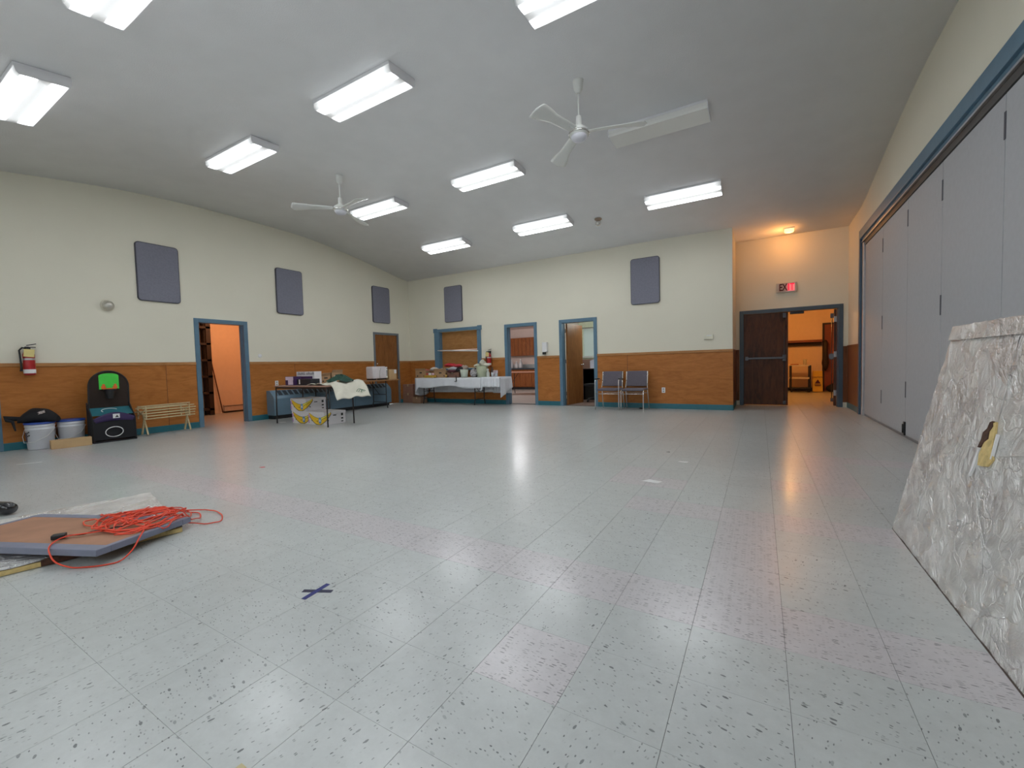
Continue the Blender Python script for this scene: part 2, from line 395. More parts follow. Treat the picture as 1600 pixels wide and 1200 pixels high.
# wainscot, rails and baseboards
MSEAM = mat('dark_seam', (.09, .03, .012), .5)
def wains_left(segs, seams):
    for a, b in segs:
        cuts = [a] + [s for s in seams if a < s < b] + [b]
        for p, q in zip(cuts, cuts[1:]):
            obj('wainscot_panel', MB().box(XL, XL + .008, p + .0005, q - .0005, .1, RAIL - .05), MOAK, wall_left)
            if q < b: obj('seam_strip', MB().box(XL + .001, XL + .0095, q - .003, q + .003, .11, RAIL - .052), MSEAM, wall_left)
        obj('chair_rail', MB().box(XL, XL + .022, a, b, RAIL - .05, RAIL, .003), MRAIL, wall_left)
        o = struct('baseboard_left', MB().box(XL, XL + .011, a, b, 0, .11, .002), MBASE, label='teal vinyl base under the left wall panelling')
wains_left([(YF, .42), (1.475, 3.905), (4.878, 8.20), (9.16, YB)], [.9, 3.43, 5.876, 8.1])
def wains_back(segs, seams):
    for a, b in segs:
        cuts = [a] + [s for s in seams if a < s < b] + [b]
        for p, q in zip(cuts, cuts[1:]):
            obj('wainscot_panel', MB().box(p + .0005, q - .0005, YB - .008, YB, .1, RAIL - .05), MOAKX, wall_back)
            if q < b: obj('seam_strip', MB().box(q - .004, q + .004, YB - .0095, YB - .001, .11, RAIL - .052), MSEAM, wall_back)
        obj('chair_rail', MB().box(a, b, YB - .022, YB, RAIL - .05, RAIL, .003), MRAILX, wall_back)
        struct('baseboard_back', MB().box(a, b, YB - .011, YB, 0, .11, .002), MBASE, label='teal vinyl base under the back wall panelling')
wains_back([(XL + .012, -8.15), (-6.63, -5.84), (-4.89, -4.27), (-3.31, XC + .008)], [-2.60])
obj('wainscot_panel', MB().box(-8.15, -6.63, YB - .008, YB, .1, .93), MOAKX, wall_back)
struct('baseboard_back', MB().box(-8.15, -6.63, YB - .011, YB, 0, .11, .002), MBASE, label='teal vinyl base under the back wall panelling')
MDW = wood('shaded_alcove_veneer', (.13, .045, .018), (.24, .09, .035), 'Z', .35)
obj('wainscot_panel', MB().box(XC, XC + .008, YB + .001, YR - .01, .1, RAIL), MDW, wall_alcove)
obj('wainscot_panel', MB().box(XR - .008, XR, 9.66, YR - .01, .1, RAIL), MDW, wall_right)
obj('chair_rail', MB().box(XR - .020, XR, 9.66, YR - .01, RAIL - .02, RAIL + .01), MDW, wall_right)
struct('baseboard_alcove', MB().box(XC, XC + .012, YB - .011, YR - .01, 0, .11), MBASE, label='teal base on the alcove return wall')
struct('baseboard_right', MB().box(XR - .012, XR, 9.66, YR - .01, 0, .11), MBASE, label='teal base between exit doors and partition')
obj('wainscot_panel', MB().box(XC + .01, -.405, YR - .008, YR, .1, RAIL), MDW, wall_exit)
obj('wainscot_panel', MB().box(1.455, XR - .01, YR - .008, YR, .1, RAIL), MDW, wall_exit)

# ------------------------------------------------------------------ door frames
def frame_back(root, x0, x1, z1, wd, m, y0=YB, thick=.15, proud=.018):
    """casing and lined jambs round an opening in a wall along x; x0,x1,z1 = outer edges"""
    for a, b in ((x0, x0 + wd), (x1 - wd, x1)):
        obj('door_jamb', MB().box(a, b, y0 - proud, y0 + thick + proud, 0, z1, .003), m, root)
    obj('door_header', MB().box(x0 + wd, x1 - wd, y0 - proud, y0 + thick + proud, z1 - wd, z1, .003), m, root)
    for a, b in ((x0 + wd, x0 + wd + .014), (x1 - wd - .014, x1 - wd)):
        obj('door_stop', MB().box(a, b, y0 + .05, y0 + .09, 0, z1 - wd), m, root)
def frame_left(root, y0, y1, z1, wd, m, proud=.018):
    for a, b in ((y0, y0 + wd), (y1 - wd, y1)):
        obj('door_jamb', MB().box(XL - .168, XL + proud, a, b, 0, z1, .003), m, root)
    obj('door_header', MB().box(XL - .168, XL + proud, y0 + wd, y1 - wd, z1 - wd, z1, .003), m, root)
    for a, b in ((y0 + wd, y0 + wd + .014), (y1 - wd - .014, y1 - wd)):
        obj('door_stop', MB().box(XL - .11, XL - .07, a, b, 0, z1 - wd), m, root)
d1 = struct('door_1', label='open blue framed doorway to the orange lit store room'); frame_left(d1, 3.908, 4.876, 2.08, .078, MBLUE)
d6 = struct('door_2', label='blue framed door at the far left edge'); frame_left(d6, .47, 1.478, 2.08, .078, MBLUE)
obj('door_leaf', MB().box(XL - .07, XL - .03, .55, 1.40, .01, 2.0), MDOOR, d6)
d2 = struct('door_3', label='closed oak door with thin grey frame near the corner'); frame_left(d2, 8.21, 9.155, 2.05, .055, MGREYT)
obj('door_leaf', MB().box(XL - .06, XL - .018, 8.267, 9.098, .012, 1.99), MDOOR, d2)
kn = MB(); kn.lathe([(.001, 0), (.022, .002), (.022, .006), (.009, .01), (.009, .03), (.024, .036), (.027, .05), (.018, .06), (.001, .062)], (XL - .018, 8.345, 1.0), 14, axis='x')
obj('door_knob', kn, MCHR, d2)
kn = MB(); kn.lathe([(.001, 0), (.024, .001), (.022, .008), (.001, .009)], (XL - .018, 8.345, 1.17), 14, axis='x')
obj('deadbolt', kn, MCHR, d2)
d3 = struct('door_4', label='open blue framed doorway to the kitchen'); frame_back(d3, -5.845, -4.885, 2.11, .082, MBLUE)
d4 = struct('door_5', label='blue framed office doorway with wooden door swung inward'); frame_back(d4, -4.27, -3.305, 2.11, .082, MBLUE)
lf = MB().box(0, .80, -.0425, 0, .01, 2.025); leaf = obj('door_leaf', lf, MDOOR, d4); leaf.location = (-4.165, YB + .165, 0); leaf.rotation_euler = (0, 0, math.radians(84))
obj('door_handle', MB().lathe([(.001, 0), (.025, .002), (.010, .012), (.010, .035), (.026, .042), (.026, .058), (.001, .064)], (.73, 0, 1.0), 12, axis='y').lathe([(.001, 0), (.025, -.002), (.010, -.012), (.010, -.035), (.026, -.042), (.026, -.058), (.001, -.064)], (.73, -.0425, 1.0), 12, axis='y'), MCHR, leaf)
for z in (.25, 1.05, 1.8): obj('door_hinge', MB().box(-4.187, -4.168, YB + .10, YB + .165, z, z + .09), MGREYT, d4)

# exit double doors
dx = struct('door_6', label='dark wooden double exit doors in a dark blue frame'); frame_back(dx, -.398, 1.455, 2.105, .078, MBLUED, YR)
PBM = mat('panic_bar_metal', (.10, .10, .11), .35, metal=.7)
def exit_leaf(loc, rz, hinge_left):
    """leaf from hinge (0,0) toward +x; room face is -y"""
    m_ = MB().box(.003, .838, 0, .045, .012, 2.02); lf = obj('door_leaf', m_, MDARK, dx); lf.location = loc; lf.rotation_euler = (0, 0, rz)
    sx = 1 if hinge_left else 1
    bar = MB().box(.04, .78, -.075, -.045, 1.02, 1.065, .006); bar.box(.03, .09, -.08, 0, 1.0, 1.085, .004); obj('panic_bar', bar, PBM, lf)
    rod = MB().box(.735, .80, -.07, 0, .97, 1.11, .006); rod.cyl((.768, -.03, .08), (.768, -.03, 1.95), .008, 8)
    rod.box(.74, .80, -.06, 0, 1.90, 2.0, .005); rod.box(.745, .795, -.05, 0, .03, .11, .005)
    obj('latch_rod', rod, PBM, lf); return lf
exit_leaf((-.32, YR + .04, 0), 0, True)
# right leaf: hinged on the right jamb, folded back into the lobby
m_ = MB().box(0, .045, 0, .838, .012, 2.02); lf = obj('door_leaf', m_, MDARK, dx); lf.location = (1.325, YR + .175, 0); lf.rotation_euler = (0, 0, math.radians(-6.5))
rod = MB().box(-.07, 0, .735, .80, .97, 1.11, .006).cyl((-.03, .768, .08), (-.03, .768, 1.95), .008, 8).box(-.06, 0, .74, .80, 1.90, 2.0, .005).box(-.05, 0, .745, .795, .03, .11, .005)
obj('latch_rod', rod, PBM, lf); obj('panic_bar', MB().box(-.075, -.045, .04, .78, 1.02, 1.065, .006).box(-.08, 0, .03, .09, 1.0, 1.085), PBM, lf)
for z in (.22, 1.03, 1.76): obj('door_hinge', MB().box(1.325, 1.378, YR + .168, YR + .174, z, z + .115), MALU, dx)
obj('door_closer', MB().box(.55, .80, YR + .01, YR + .05, 1.965, 2.02, .008), MBLK, dx)

# EXIT sign
ex = thing('exit_sign', 'grey EXIT sign above the double doors, right half glowing red', 'sign', (.485, YR - .002, 2.435))
obj('sign_housing', MB().box(-.185, .185, -.055, 0, 0, .195, .006), mat('sign_grey', (.52, .49, .45), .5), ex)
m, nt, b = new_mat('exit_face'); tcn = N(nt, 'ShaderNodeTexCoord'); sp = N(nt, 'ShaderNodeSeparateXYZ'); nt.links.new(tcn.outputs['Object'], sp.inputs[0])
mr = N(nt, 'ShaderNodeMapRange'); mr.inputs['From Min'].default_value = -.03; mr.inputs['From Max'].default_value = .06; nt.links.new(sp.outputs[0], mr.inputs[0])
ml = N(nt, 'ShaderNodeMath', operation='MULTIPLY'); ml.inputs[1].default_value = .75; nt.links.new(mr.outputs[0], ml.inputs[0])
b.inputs['Base Color'].default_value = (.50, .36, .33, 1); b.inputs['Emission Color'].default_value = (1, .10, .14, 1); nt.links.new(ml.outputs[0], b.inputs['Emission Strength'])
obj('sign_face', MB().box(-.145, .145, -.058, -.0555, .02, .175), m, ex)
DR = mat('exit_letter_dark', (.07, .003, .006), .4); LR = mat('exit_letter_lit', (.5, .01, .03), .4, emit=(1, .01, .06), estr=.75)
for k, (ch, xx) in enumerate((('E', -.105), ('X', -.032), ('I', .035), ('T', .098))):
    text('sign_letter', ch, .205, DR if k < 2 else LR, (xx, -.0585, .097), (PI / 2, 0, 0), ex, .0015, .004, sx=.62 if ch != 'I' else .75)

# ------------------------------------------------------------------ serving hatch
wn = struct('window_1', label='serving hatch closed with oak plywood in a blue frame')
FO = MBLUE
for a, b in ((-8.245, -8.06), (-6.72, -6.600)):
    obj('window_frame', MB().box(a, b, YB - .03, YB + .02, .90, 2.05, .004), FO, wn)
obj('window_frame', MB().box(-8.16, -6.65, YB - .03, YB + .02, 2.045, 2.13, .004), FO, wn)
for cx_ in (-8.19, -6.625): obj('corner_block', MB().box(cx_ - .07, cx_ + .055, YB - .045, YB, 2.03, 2.15, .005), FO, wn)
obj('window_jamb', MB().box(-8.065, -8.05, YB, YB + .15, .99, 2.05), FO, wn); obj('window_jamb', MB().box(-6.73, -6.715, YB, YB + .15, .99, 2.05), FO, wn)
obj('window_sill', MB().box(-8.28, -6.57, YB - .06, YB + .15, .94, .985, .004), FO, wn)
obj('plywood_shutter', MB().box(-8.05, -6.73, YB + .10, YB + .115, 1.52, 2.045), MHATCH, wn)
obj('plywood_shutter', MB().box(-8.05, -6.73, YB + .085, YB + .10, .985, 1.50), MHATCH, wn)
obj('white_bar', MB().cyl((-8.13, YB - .02, 1.515), (-6.69, YB - .02, 1.455), .018, 10), MWHT, wn, label='white bar across the hatch')

# ------------------------------------------------------------------ partition
pt = thing('folding_partition', 'tall grey vinyl folding partition along the right side', 'partition', (1.56, 0, 0))
k = 0
edges = [9.41, 8.22, 7.0, 5.86, 4.62, 3.42, 2.22, 1.02, -.18, -1.37]
for a, b in zip(edges, edges[1:]):
    pn = obj('partition_panel', MB().box(0, .07, b + .004, a - .004, .035, 2.93, .004), MPART, pt)
    for z in ((.32, 1.42, 2.55) if k % 2 == 0 else (.5, 2.6)):
        obj('panel_hinge', MB().box(-.004, .004, b - .012, b + .014, z, z + .20), MPANELE, pn)
    k += 1
obj('bottom_seal', MB().box(.005, .06, -1.37, 9.41, 0, .034), MGREYT, pt)
obj('panel_latch', MB().box(-.016, .002, 6.975, 7.03, .03, .20, .004).cyl((-.02, 7.0, .06), (-.02, 7.0, .17), .012, 8), MBLK, pt)
obj('track', MB().box(-.035, .09, -1.39, 9.60, 3.005, 3.025), MALU, pt)
obj('track_gap', MB().box(-.012, .05, -1.39, 9.60, 2.935, 3.005), mat('dark_track', (.05, .048, .045), .5), pt)
obj('end_channel', MB().box(-.03, .06, 9.42, 9.52, 0, 2.985, .004), MALU, pt)
tr = struct('trim_1', MB().box(XR - .03, XR + .02, -1.39, 9.66, 3.075, 3.225, .004).box(XR + .0, XR + .1, -1.39, 9.60, 3.03, 3.09), [MBLUED], label='blue header board over the folding partition')
tr.data.materials.clear(); tr.data.materials.append(MBLUE)
struct('trim_2', MB().box(XR - .03, XR + .1, 9.56, 9.655, 0, 3.075, .004), MBLUED, label='dark blue jamb at the end of the partition')

# ------------------------------------------------------------------ fluorescent fixtures
def lens_mat(name, on):
    m, nt, b = new_mat(name)
    b.inputs['Base Color'].default_value = (.84, .84, .81, 1); b.inputs['Roughness'].default_value = .3
    tcn = N(nt, 'ShaderNodeTexCoord'); sp = N(nt, 'ShaderNodeSeparateXYZ'); nt.links.new(tcn.outputs['Object'], sp.inputs[0])
    if on:
        ab = N(nt, 'ShaderNodeMath', operation='ABSOLUTE'); nt.links.new(sp.outputs[1], ab.inputs[0])
        r = ramp(nt, [(0, .023), (.20, .028), (.42, 1.0), (.62, 1.0), (.86, .036), (1, .032)])
        mr = N(nt, 'ShaderNodeMapRange'); mr.inputs['From Max'].default_value = .19; nt.links.new(ab.outputs[0], mr.inputs[0]); nt.links.new(mr.outputs[0], r.inputs[0])
        ax = N(nt, 'ShaderNodeMath', operation='ABSOLUTE'); nt.links.new(sp.outputs[0], ax.inputs[0])
        mr2 = N(nt, 'ShaderNodeMapRange'); mr2.inputs['From Min'].default_value = .615; mr2.inputs['From Max'].default_value = .50; mr2.inputs['To Min'].default_value = .12; nt.links.new(ax.outputs[0], mr2.inputs[0])
        mu = N(nt, 'ShaderNodeMath', operation='MULTIPLY'); nt.links.new(r.outputs[0], mu.inputs[0]); nt.links.new(mr2.outputs[0], mu.inputs[1])
        m3 = N(nt, 'ShaderNodeMath', operation='MULTIPLY'); nt.links.new(mu.outputs[0], m3.inputs[0]); m3.inputs[1].default_value = LENS * 2.0
        b.inputs['Emission Color'].default_value = (.93, .965, 1.0, 1); nt.links.new(m3.outputs[0], b.inputs['Emission Strength'])
    return m
MLON, MLOFF = lens_mat('fluorescent_lens_lit', True), lens_mat('fluorescent_lens_off', False)
def lens_mesh(m):
    mb = MB(); L2, W2, D = .607, .188, .068
    sec = [(-W2, 0), (-W2 + .004, -.045), (-W2 + .022, -D), (W2 - .022, -D), (W2 - .004, -.045), (W2, 0)]
    return mb.prism(sec, -L2, L2, 'x').mesh('lens', m)
def fx_body():
    return MB().box(-.612, .612, -.192, .192, -.004, .028, .003).mesh('housing', MWHTF)
def fx_cap(): return MB().prism([(-.190, .0), (-.186, -.047), (-.168, -.072), (.168, -.072), (.186, -.047), (.190, 0)], -.006, .006, 'x').mesh('end_cap', MWHTF)
LM, LO, FB, FC = lens_mesh(MLON), lens_mesh(MLOFF), fx_body(), fx_cap()
rows = [(1.345, 'row nearest the camera'), (3.42, 'second row'), (5.95, 'third row'), (7.99, 'row nearest the back wall')]
cols = [(-6.395, 'left'), (-3.86, 'middle'), (-1.16, 'right')]
FXL = {(0, 0): 'lit ceiling light cut by the upper left edge of the photo', (0, 1): 'lit ceiling light cut by the top edge, left of the two', (1, 2): 'lit ceiling light cut by the top edge, right of the two',
       (0, 2): 'added unseen lit fluorescent light just beyond the top edge of the photo',  # extra fixture out of view, added to even out the light
       (1, 0): 'lit light left of the largest whole one, beyond the left fan side', (1, 1): 'largest whole lit fluorescent light in the photo', (2, 0): 'lit fluorescent light partly behind the far fan blade',
       (2, 1): 'lit fluorescent light between the two ceiling fans', (2, 2): 'unlit dull fluorescent light behind the near fan blade', (3, 0): 'lit fluorescent light nearest the left back corner',
       (3, 1): 'lit fluorescent light in the middle of the row by the back wall', (3, 2): 'lit fluorescent light nearest the exit alcove'}
for ri, (y, rn) in enumerate(rows):
    for ci, (x, cn) in enumerate(cols):
        if (ri, ci) not in FXL: continue
        z = zs(y) - .030; sl = math.atan2(zs(y + .15) - zs(y - .15), .3)
        f = thing('ceiling_light', FXL[(ri, ci)], 'light', (x, y, z), 0, 'fluorescent lights'); f.rotation_euler = (sl, 0, 0)
        on = (ri, ci) != (2, 2)
        obj('housing', FB, None, f); o = obj('lens', LM if on else LO, None, f)
        for s_ in (-1, 1): obj('end_cap', FC, None, f, (s_ * .612, 0, 0))

# ------------------------------------------------------------------ ceiling fans
def fan(x, y, zmot, label, angs):
    top = zc(y)
    f = thing('ceiling_fan', label, 'fan', (x, y, 0), 0, 'ceiling fans')
    obj('canopy', MB().lathe([(.062, top), (.060, top - .02), (.048, top - .10), (.030, top - .135), (.012, top - .14)], n=20), MFAN, f)
    obj('downrod', MB().cyl((0, 0, top - .13), (0, 0, zmot + .14), .0105, 10), MFAN, f)
    obj('rod_collar', MB().lathe([(.014, .20), (.030, .195), (.034, .12), (.045, .07)], (0, 0, zmot), 16), MCHR if False else MFAN, f)
    obj('motor', MB().lathe([(.04, .085), (.075, .07), (.105, .04), (.112, .01), (.105, -.012), (.088, -.02)], (0, 0, zmot), 26), MFAN, f)
    obj('motor_ring', MB().lathe([(.1125, .016), (.1165, .014), (.1165, -.004), (.1125, -.006)], (0, 0, zmot), 26, caps=False), MCHR, f)
    obj('motor_cap', MB().lathe([(.09, -.018), (.088, -.04), (.07, -.062), (.03, -.075), (.001, -.077)], (0, 0, zmot), 22), mat('fan_cap', (.72, .72, .78), .35), f)
    for a in angs:
        mb = MB()
        def fn(u, v):
            r = .11 + u * .62; wd = .052 + .02 * u + (.035 * math.sin(min(1, max(0, (u - .55) / .4)) * PI / 2) if u > .55 else 0)
            if u > .93: wd *= math.sqrt(max(.02, 1 - ((u - .93) / .07) ** 2))
            t = (v - .5) * 2; yy = t * wd; tw = math.radians(14)
            droop = -.03 * u * u
            return (r, yy * math.cos(tw) - .015 * u, yy * math.sin(tw) + droop - .01 * (1 - t * t))
        mb.grid(fn, 24, 6)
        bl = obj('fan_blade', mb, MFAN, f); solid(bl, .004); bl.location = (0, 0, zmot + .02); bl.rotation_euler = (0, 0, a)
        obj('blade_iron', MB().box(.07, .19, -.018, .018, -.012, -.004, .002), MFAN, bl)
fan(-1.762, 4.638, 3.61, 'nearer white ceiling fan beside the unlit light', [math.radians(v) for v in (15, 135, 255)])
fan(-5.93, 4.70, 3.64, 'farther white ceiling fan toward the left wall', [math.radians(v) for v in (230, 350, 110)])

# ceiling and wall round fixtures
sp = thing('heat_detector', 'small round chrome fixture on the ceiling by the back lights', 'detector', (-2.77, 8.26, zs(8.26)))
obj('base_plate', MB().lathe([(.07, .0), (.072, -.015), (.05, -.035), (.03, -.04)], n=20), mat('tan_plastic', (.36, .27, .20), .5), sp)
obj('dome', MB().lathe([(.03, -.035), (.052, -.06), (.06, -.095), (.045, -.125), (.02, -.138), (.001, -.14)], n=20), MCHR, sp)
sr = thing('wall_beacon', 'small round clear wall fixture left of the leftmost wall panel', 'fixture', (XL, 2.69, 2.18))
obj('base_plate', MB().lathe([(.09, 0), (.09, .012), (.07, .02), (.001, .021)], n=20, axis='x'), mat('beacon_plate', (.62, .58, .48), .5), sr)
obj('dome', MB().lathe([(.075, .015), (.08, .04), (.06, .09), (.03, .11), (.001, .115)], n=20, axis='x'), mat('beacon_lens', (.60, .58, .52), .08, metal=.5), sr)
al = thing('alcove_light', 'small square glowing amber light over the exit doors', 'light', (.507, 10.36, 3.645))
obj('base_plate', MB().box(-.09, .09, -.09, .09, -.02, 0, .004), MWHT, al)
obj('glass_shade', MB().lathe([(.078, -.02), (.085, -.05), (.075, -.075), (.04, -.085), (.001, -.087)], n=4 * 6), mat('amber_shade', (.8, .7, .5), .4, emit=(1, .66, .22), estr=2.2), al)

# ------------------------------------------------------------------ acoustic panels
def apan(name_label, loc, rz):
    t = thing('acoustic_panel', name_label, 'wall panel', loc, rz, 'acoustic panels')
    obj('fabric_face', APF, None, t); obj('panel_edge', APE, None, t); return t
def rrect(w_, h_, r, y0, y1, mb=None, mi=0):
    pts = []
    for cx_, cz, a0 in ((w_ / 2 - r, h_ / 2 - r, 0), (-w_ / 2 + r, h_ / 2 - r, 90), (-w_ / 2 + r, -h_ / 2 + r, 180), (w_ / 2 - r, -h_ / 2 + r, 270)):
        for k in range(5):
            a = math.radians(a0 + k * 22.5); pts.append((cx_ + r * math.cos(a), cz + r * math.sin(a)))
    mb = mb or MB(); return mb.prism(pts, y0, y1, 'y', mi)
APF = rrect(.60, .985, .045, -.041, -.005).mesh('fabric_face', MPANEL); APE = rrect(.622, 1.008, .055, -.034, 0).mesh('panel_edge', MPANELE)
for y, lb in ((3.40, 'grey panel on the left wall, leftmost, above the store doorway side'), (5.833, 'grey panel on the left wall, middle of three'), (8.523, 'grey panel on the left wall above the closed oak door')):
    apan(lb, (XL, y, 2.82), -PI / 2).rotation_euler = (0, 0, PI / 2)
for x, lb in ((-7.51, 'grey panel on the back wall above the serving hatch'), (-2.185, 'grey panel on the back wall above the two chairs')):
    apan(lb, (x, YB, 2.81), 0)

# ------------------------------------------------------------------ small wall things
def ext(loc, rz, label, tagon):
    e = thing('fire_extinguisher', label, 'extinguisher', loc, rz, 'fire extinguishers')
    # local: wall plane y=0, room toward -y
    obj('cylinder', MB().lathe([(.02, 0), (.055, .004), (.062, .02), (.062, .30), (.05, .335), (.022, .355), (.018, .37)], (0, -.085, 0), 20), MRED, e)
    obj('label_band', MB().lathe([(.0625, .03), (.0628, .032), (.0628, .085), (.0625, .087)], (0, -.085, 0), 20, caps=False), MPAPER, e)
    obj('collar_band', MB().lathe([(.0625, .22), (.064, .222), (.064, .245), (.0625, .247)], (0, -.085, 0), 20, caps=False), MALU, e)
    obj('valve', MB().box(-.02, .02, -.11, -.06, .365, .41, .004).box(-.015, .075, -.095, -.075, .40, .412, .002).box(-.015, .085, -.095, -.075, .43, .442, .002, rot=((0, -.085, .43), Matrix.Rotation(math.radians(-14), 3, 'Y'))), MBLK, e)
    obj('hose', MB().tube([(-.02, -.085, .39), (-.06, -.09, .40), (-.09, -.095, .36), (-.085, -.10, .25), (-.08, -.10, .12), (-.085, -.10, .06)], [.011, .011, .011, .011, .011, .017], 8), MBLK, e)
    obj('wall_bracket', MB().box(-.02, .02, -.025, 0, .05, .42, .003), MBLK, e)
    if tagon: obj('inspection_tag', MB().box(-.06, .045, -.157, -.155, .265, .375, 0, rot=((0, -.15, .32), Matrix.Rotation(math.radians(6), 3, 'Y'))), mat('yellow_tag', (.75, .62, .25), .6), e)
ext((XL + .01, 1.765, 1.065), PI / 2, 'red fire extinguisher with yellow tag on the left wall', True)
ext((-6.30, YB - .01, 1.02), 0, 'red fire extinguisher on the back wall beside the serving hatch', True)
ds = thing('soap_dispenser', 'white hand sanitiser dispenser between kitchen and office doorways', 'dispenser', (-4.64, YB, 1.28))
obj('dispenser_body', MB().box(-.065, .065, -.10, 0, .06, .30, .015), MWHT, ds); obj('nozzle', MB().box(-.05, .01, -.11, -.02, .0, .055, .008), MBLK, ds)
th = thing('thermostat', 'cream thermostat on the back wall right of the chairs', 'thermostat', (-.92, YB, 1.46))
obj('cover', MB().box(-.09, .09, -.035, 0, 0, .10, .008), mat('cream_plastic', (.78, .76, .62), .4), th); obj('display', MB().box(-.035, .06, -.038, -.034, .07, .088), MWHT, th)
def plate(name, label, loc, rz, sock=True):
    p = thing(name, label, 'outlet', loc, rz); obj('face_plate', MB().box(-.036, .036, -.007, 0, 0, .115, .003), MWHT, p)
    if sock: obj('socket', MB().box(-.016, .016, -.009, -.006, .018, .048).box(-.016, .016, -.009, -.006, .067, .097), mat('socket_shadow', (.35, .35, .35), .5), p)
plate('wall_outlet', 'white outlet low on the oak panelling right of the chairs', (-1.82, YB - .008, .345), 0)
plate('wall_outlet', 'white outlet on left wall panelling above the heater end', (XL + .008, 5.437, .71), PI / 2)
cp = thing('wall_jack', 'small round white jack on the left wall by the store doorway', 'jack', (XL, 5.106, 1.373))
obj('jack_cover', MB().lathe([(.04, 0), (.038, .01), (.012, .012), (.001, .004)], n=16, axis='x'), MWHT, cp)

# ------------------------------------------------------------------ heater
ht = thing('wall_heater', 'long blue grey cabinet heater under the panelling behind the tables', 'heater', (XL + .009, 5.20, 0))
HB = [(0, .085), (.27, .085), (.27, .44), (.245, .50), (.115, .615), (0, .615)]
mb = MB()
A = [mb.bm.verts.new((p[0], 0, p[1])) for p in HB]; Bv = [mb.bm.verts.new((p[0], 3.33, p[1])) for p in HB]
for i in range(len(HB)): mb.bm.faces.new((A[i], A[(i + 1) % 6], Bv[(i + 1) % 6], Bv[i]))
mb.bm.faces.new(A); mb.bm.faces.new(Bv)
obj('heater_body', mb, MHEAT, ht)
obj('heater_plinth', MB().box(.0, .20, .02, 3.31, 0, .085), MBLK, ht)
sl = math.atan2(.115, -.13)
for k in range(25):
    y0 = .14 + k * .123; g = MB(); dxx, dzz = .245 - .115, .50 - .615
    P0, P1 = (.125, .6065), (.236, .5085); nx, nz = .0033, .0037
    g.poly([(P0[0] + nx, y0, P0[1] + nz), (P1[0] + nx, y0, P1[1] + nz), (P1[0] + nx, y0 + .085, P1[1] + nz), (P0[0] + nx, y0 + .085, P0[1] + nz)])
    obj('vent_slot', g, MHEATD, ht)
for yy in (.95, 2.1): obj('cabinet_seam', MB().box(.268, .2715, yy, yy + .004, .09, .44), MHEATD, ht)

# ------------------------------------------------------------------ tables
def folding_legs(t, sx, sy, z, cross=True, m=MBLK, inset=.28):
    """legs under a top that is sx by sy, long axis x, centred on the origin"""
    for s_ in (-1, 1):
        x0 = s_ * (sx / 2 - inset)
        for q in (-1, 1):
            y0 = q * (sy / 2 - .08)
            lg = MB(); lg.tube([(x0, y0, z), (x0, y0, .16), (x0, y0 + q * .03, .08), (x0, y0 + q * .04, .012)], .0125, 8); obj('leg', lg, m, t)
        obj('leg_brace', MB().tube([(x0, -sy / 2 + .08, .16), (x0, sy / 2 - .08, .16)], .010, 6), m, t)
        obj('folding_strut', MB().tube([(x0, 0, .35), (x0 - s_ * .32, 0, z - .01)], .009, 6).tube([(x0, -sy / 2 + .08, .36), (x0, sy / 2 - .08, .36)], .009, 6), m, t)
t1 = thing('folding_table', 'short table on thin brown steel legs above the banana boxes', 'table', (-7.5, 5.14, 0))
obj('tabletop', MB().box(-.80, .80, -.31, .31, .725, .75, .004), mat('table_rose_laminate', (.36, .22, .17), .4), t1)
obj('apron', MB().box(-.78, .78, -.29, -.275, .69, .725).box(-.78, .78, .275, .29, .69, .725).box(-.78, -.765, -.29, .29, .69, .725).box(.765, .78, -.29, .29, .69, .725), MLEG, t1)
for sx_ in (-1, 1):
    for sy_ in (-1, 1): obj('leg', MB().cyl((sx_ * .775, sy_ * .28, .72), (sx_ * .785, sy_ * .285, 0), .013, 10), MLEG, t1)
t2 = thing('folding_table', 'long brown topped folding table running along the blue heater', 'table', (-8.60, 6.95, 0), PI / 2)
obj('tabletop', MB().box(-1.24, 1.24, -.32, .32, .715, .745, .004), MTOP, t2)
folding_legs(t2, 2.48, .64, .715, inset=.40)
t3 = thing('folding_table', 'folding table under a white cloth piled with goods by the hatch', 'table', (-7.33, 9.27, 0))
obj('tabletop', MB().box(-1.12, 1.70, -.29, .26, .70, .73, .004), MTOP, t3); folding_legs(t3, 2.24, .58, .70, inset=.24)
# tablecloths: top sheet with hanging skirts of varying length
def cloth(label, x0, x1, y0, y1, z, hem, seed, sides='flrb'):
    rnd = random.Random(seed); mb = MB(); nx, ny, nd = 40, 10, 7
    mb.grid(lambda u, v: (x0 + (x1 - x0) * u, y0 + (y1 - y0) * v, z + .002 * math.sin(u * 40)), nx, ny)
    def side(P, nrm, hfun, n):
        def fn(u, v):
            p = P(u); h = hfun(u) * v
            wv = (.016 * math.sin(u * n * 1.3 + seed) + .008 * math.sin(u * n * 3.1)) * v
            out = .010 + wv + .012 * v
            return (p[0] + nrm[0] * out, p[1] + nrm[1] * out, z - h)
        mb.grid(fn, 36, nd)
    if 'f' in sides: side(lambda u: (x0 + (x1 - x0) * u, y0), (0, -1), hem['f'], 18)
    if 'b' in sides: side(lambda u: (x0 + (x1 - x0) * u, y1), (0, 1), hem['b'], 18)
    if 'l' in sides: side(lambda u: (x0, y0 + (y1 - y0) * u), (-1, 0), hem['l'], 7)
    if 'r' in sides: side(lambda u: (x1, y0 + (y1 - y0) * u), (1, 0), hem['r'], 7)
    bmesh.ops.remove_doubles(mb.bm, verts=mb.bm.verts, dist=.012)
    o = obj('tablecloth', mb, MCLOTH); solid(o, .003); return tag(o, label, 'tablecloth')
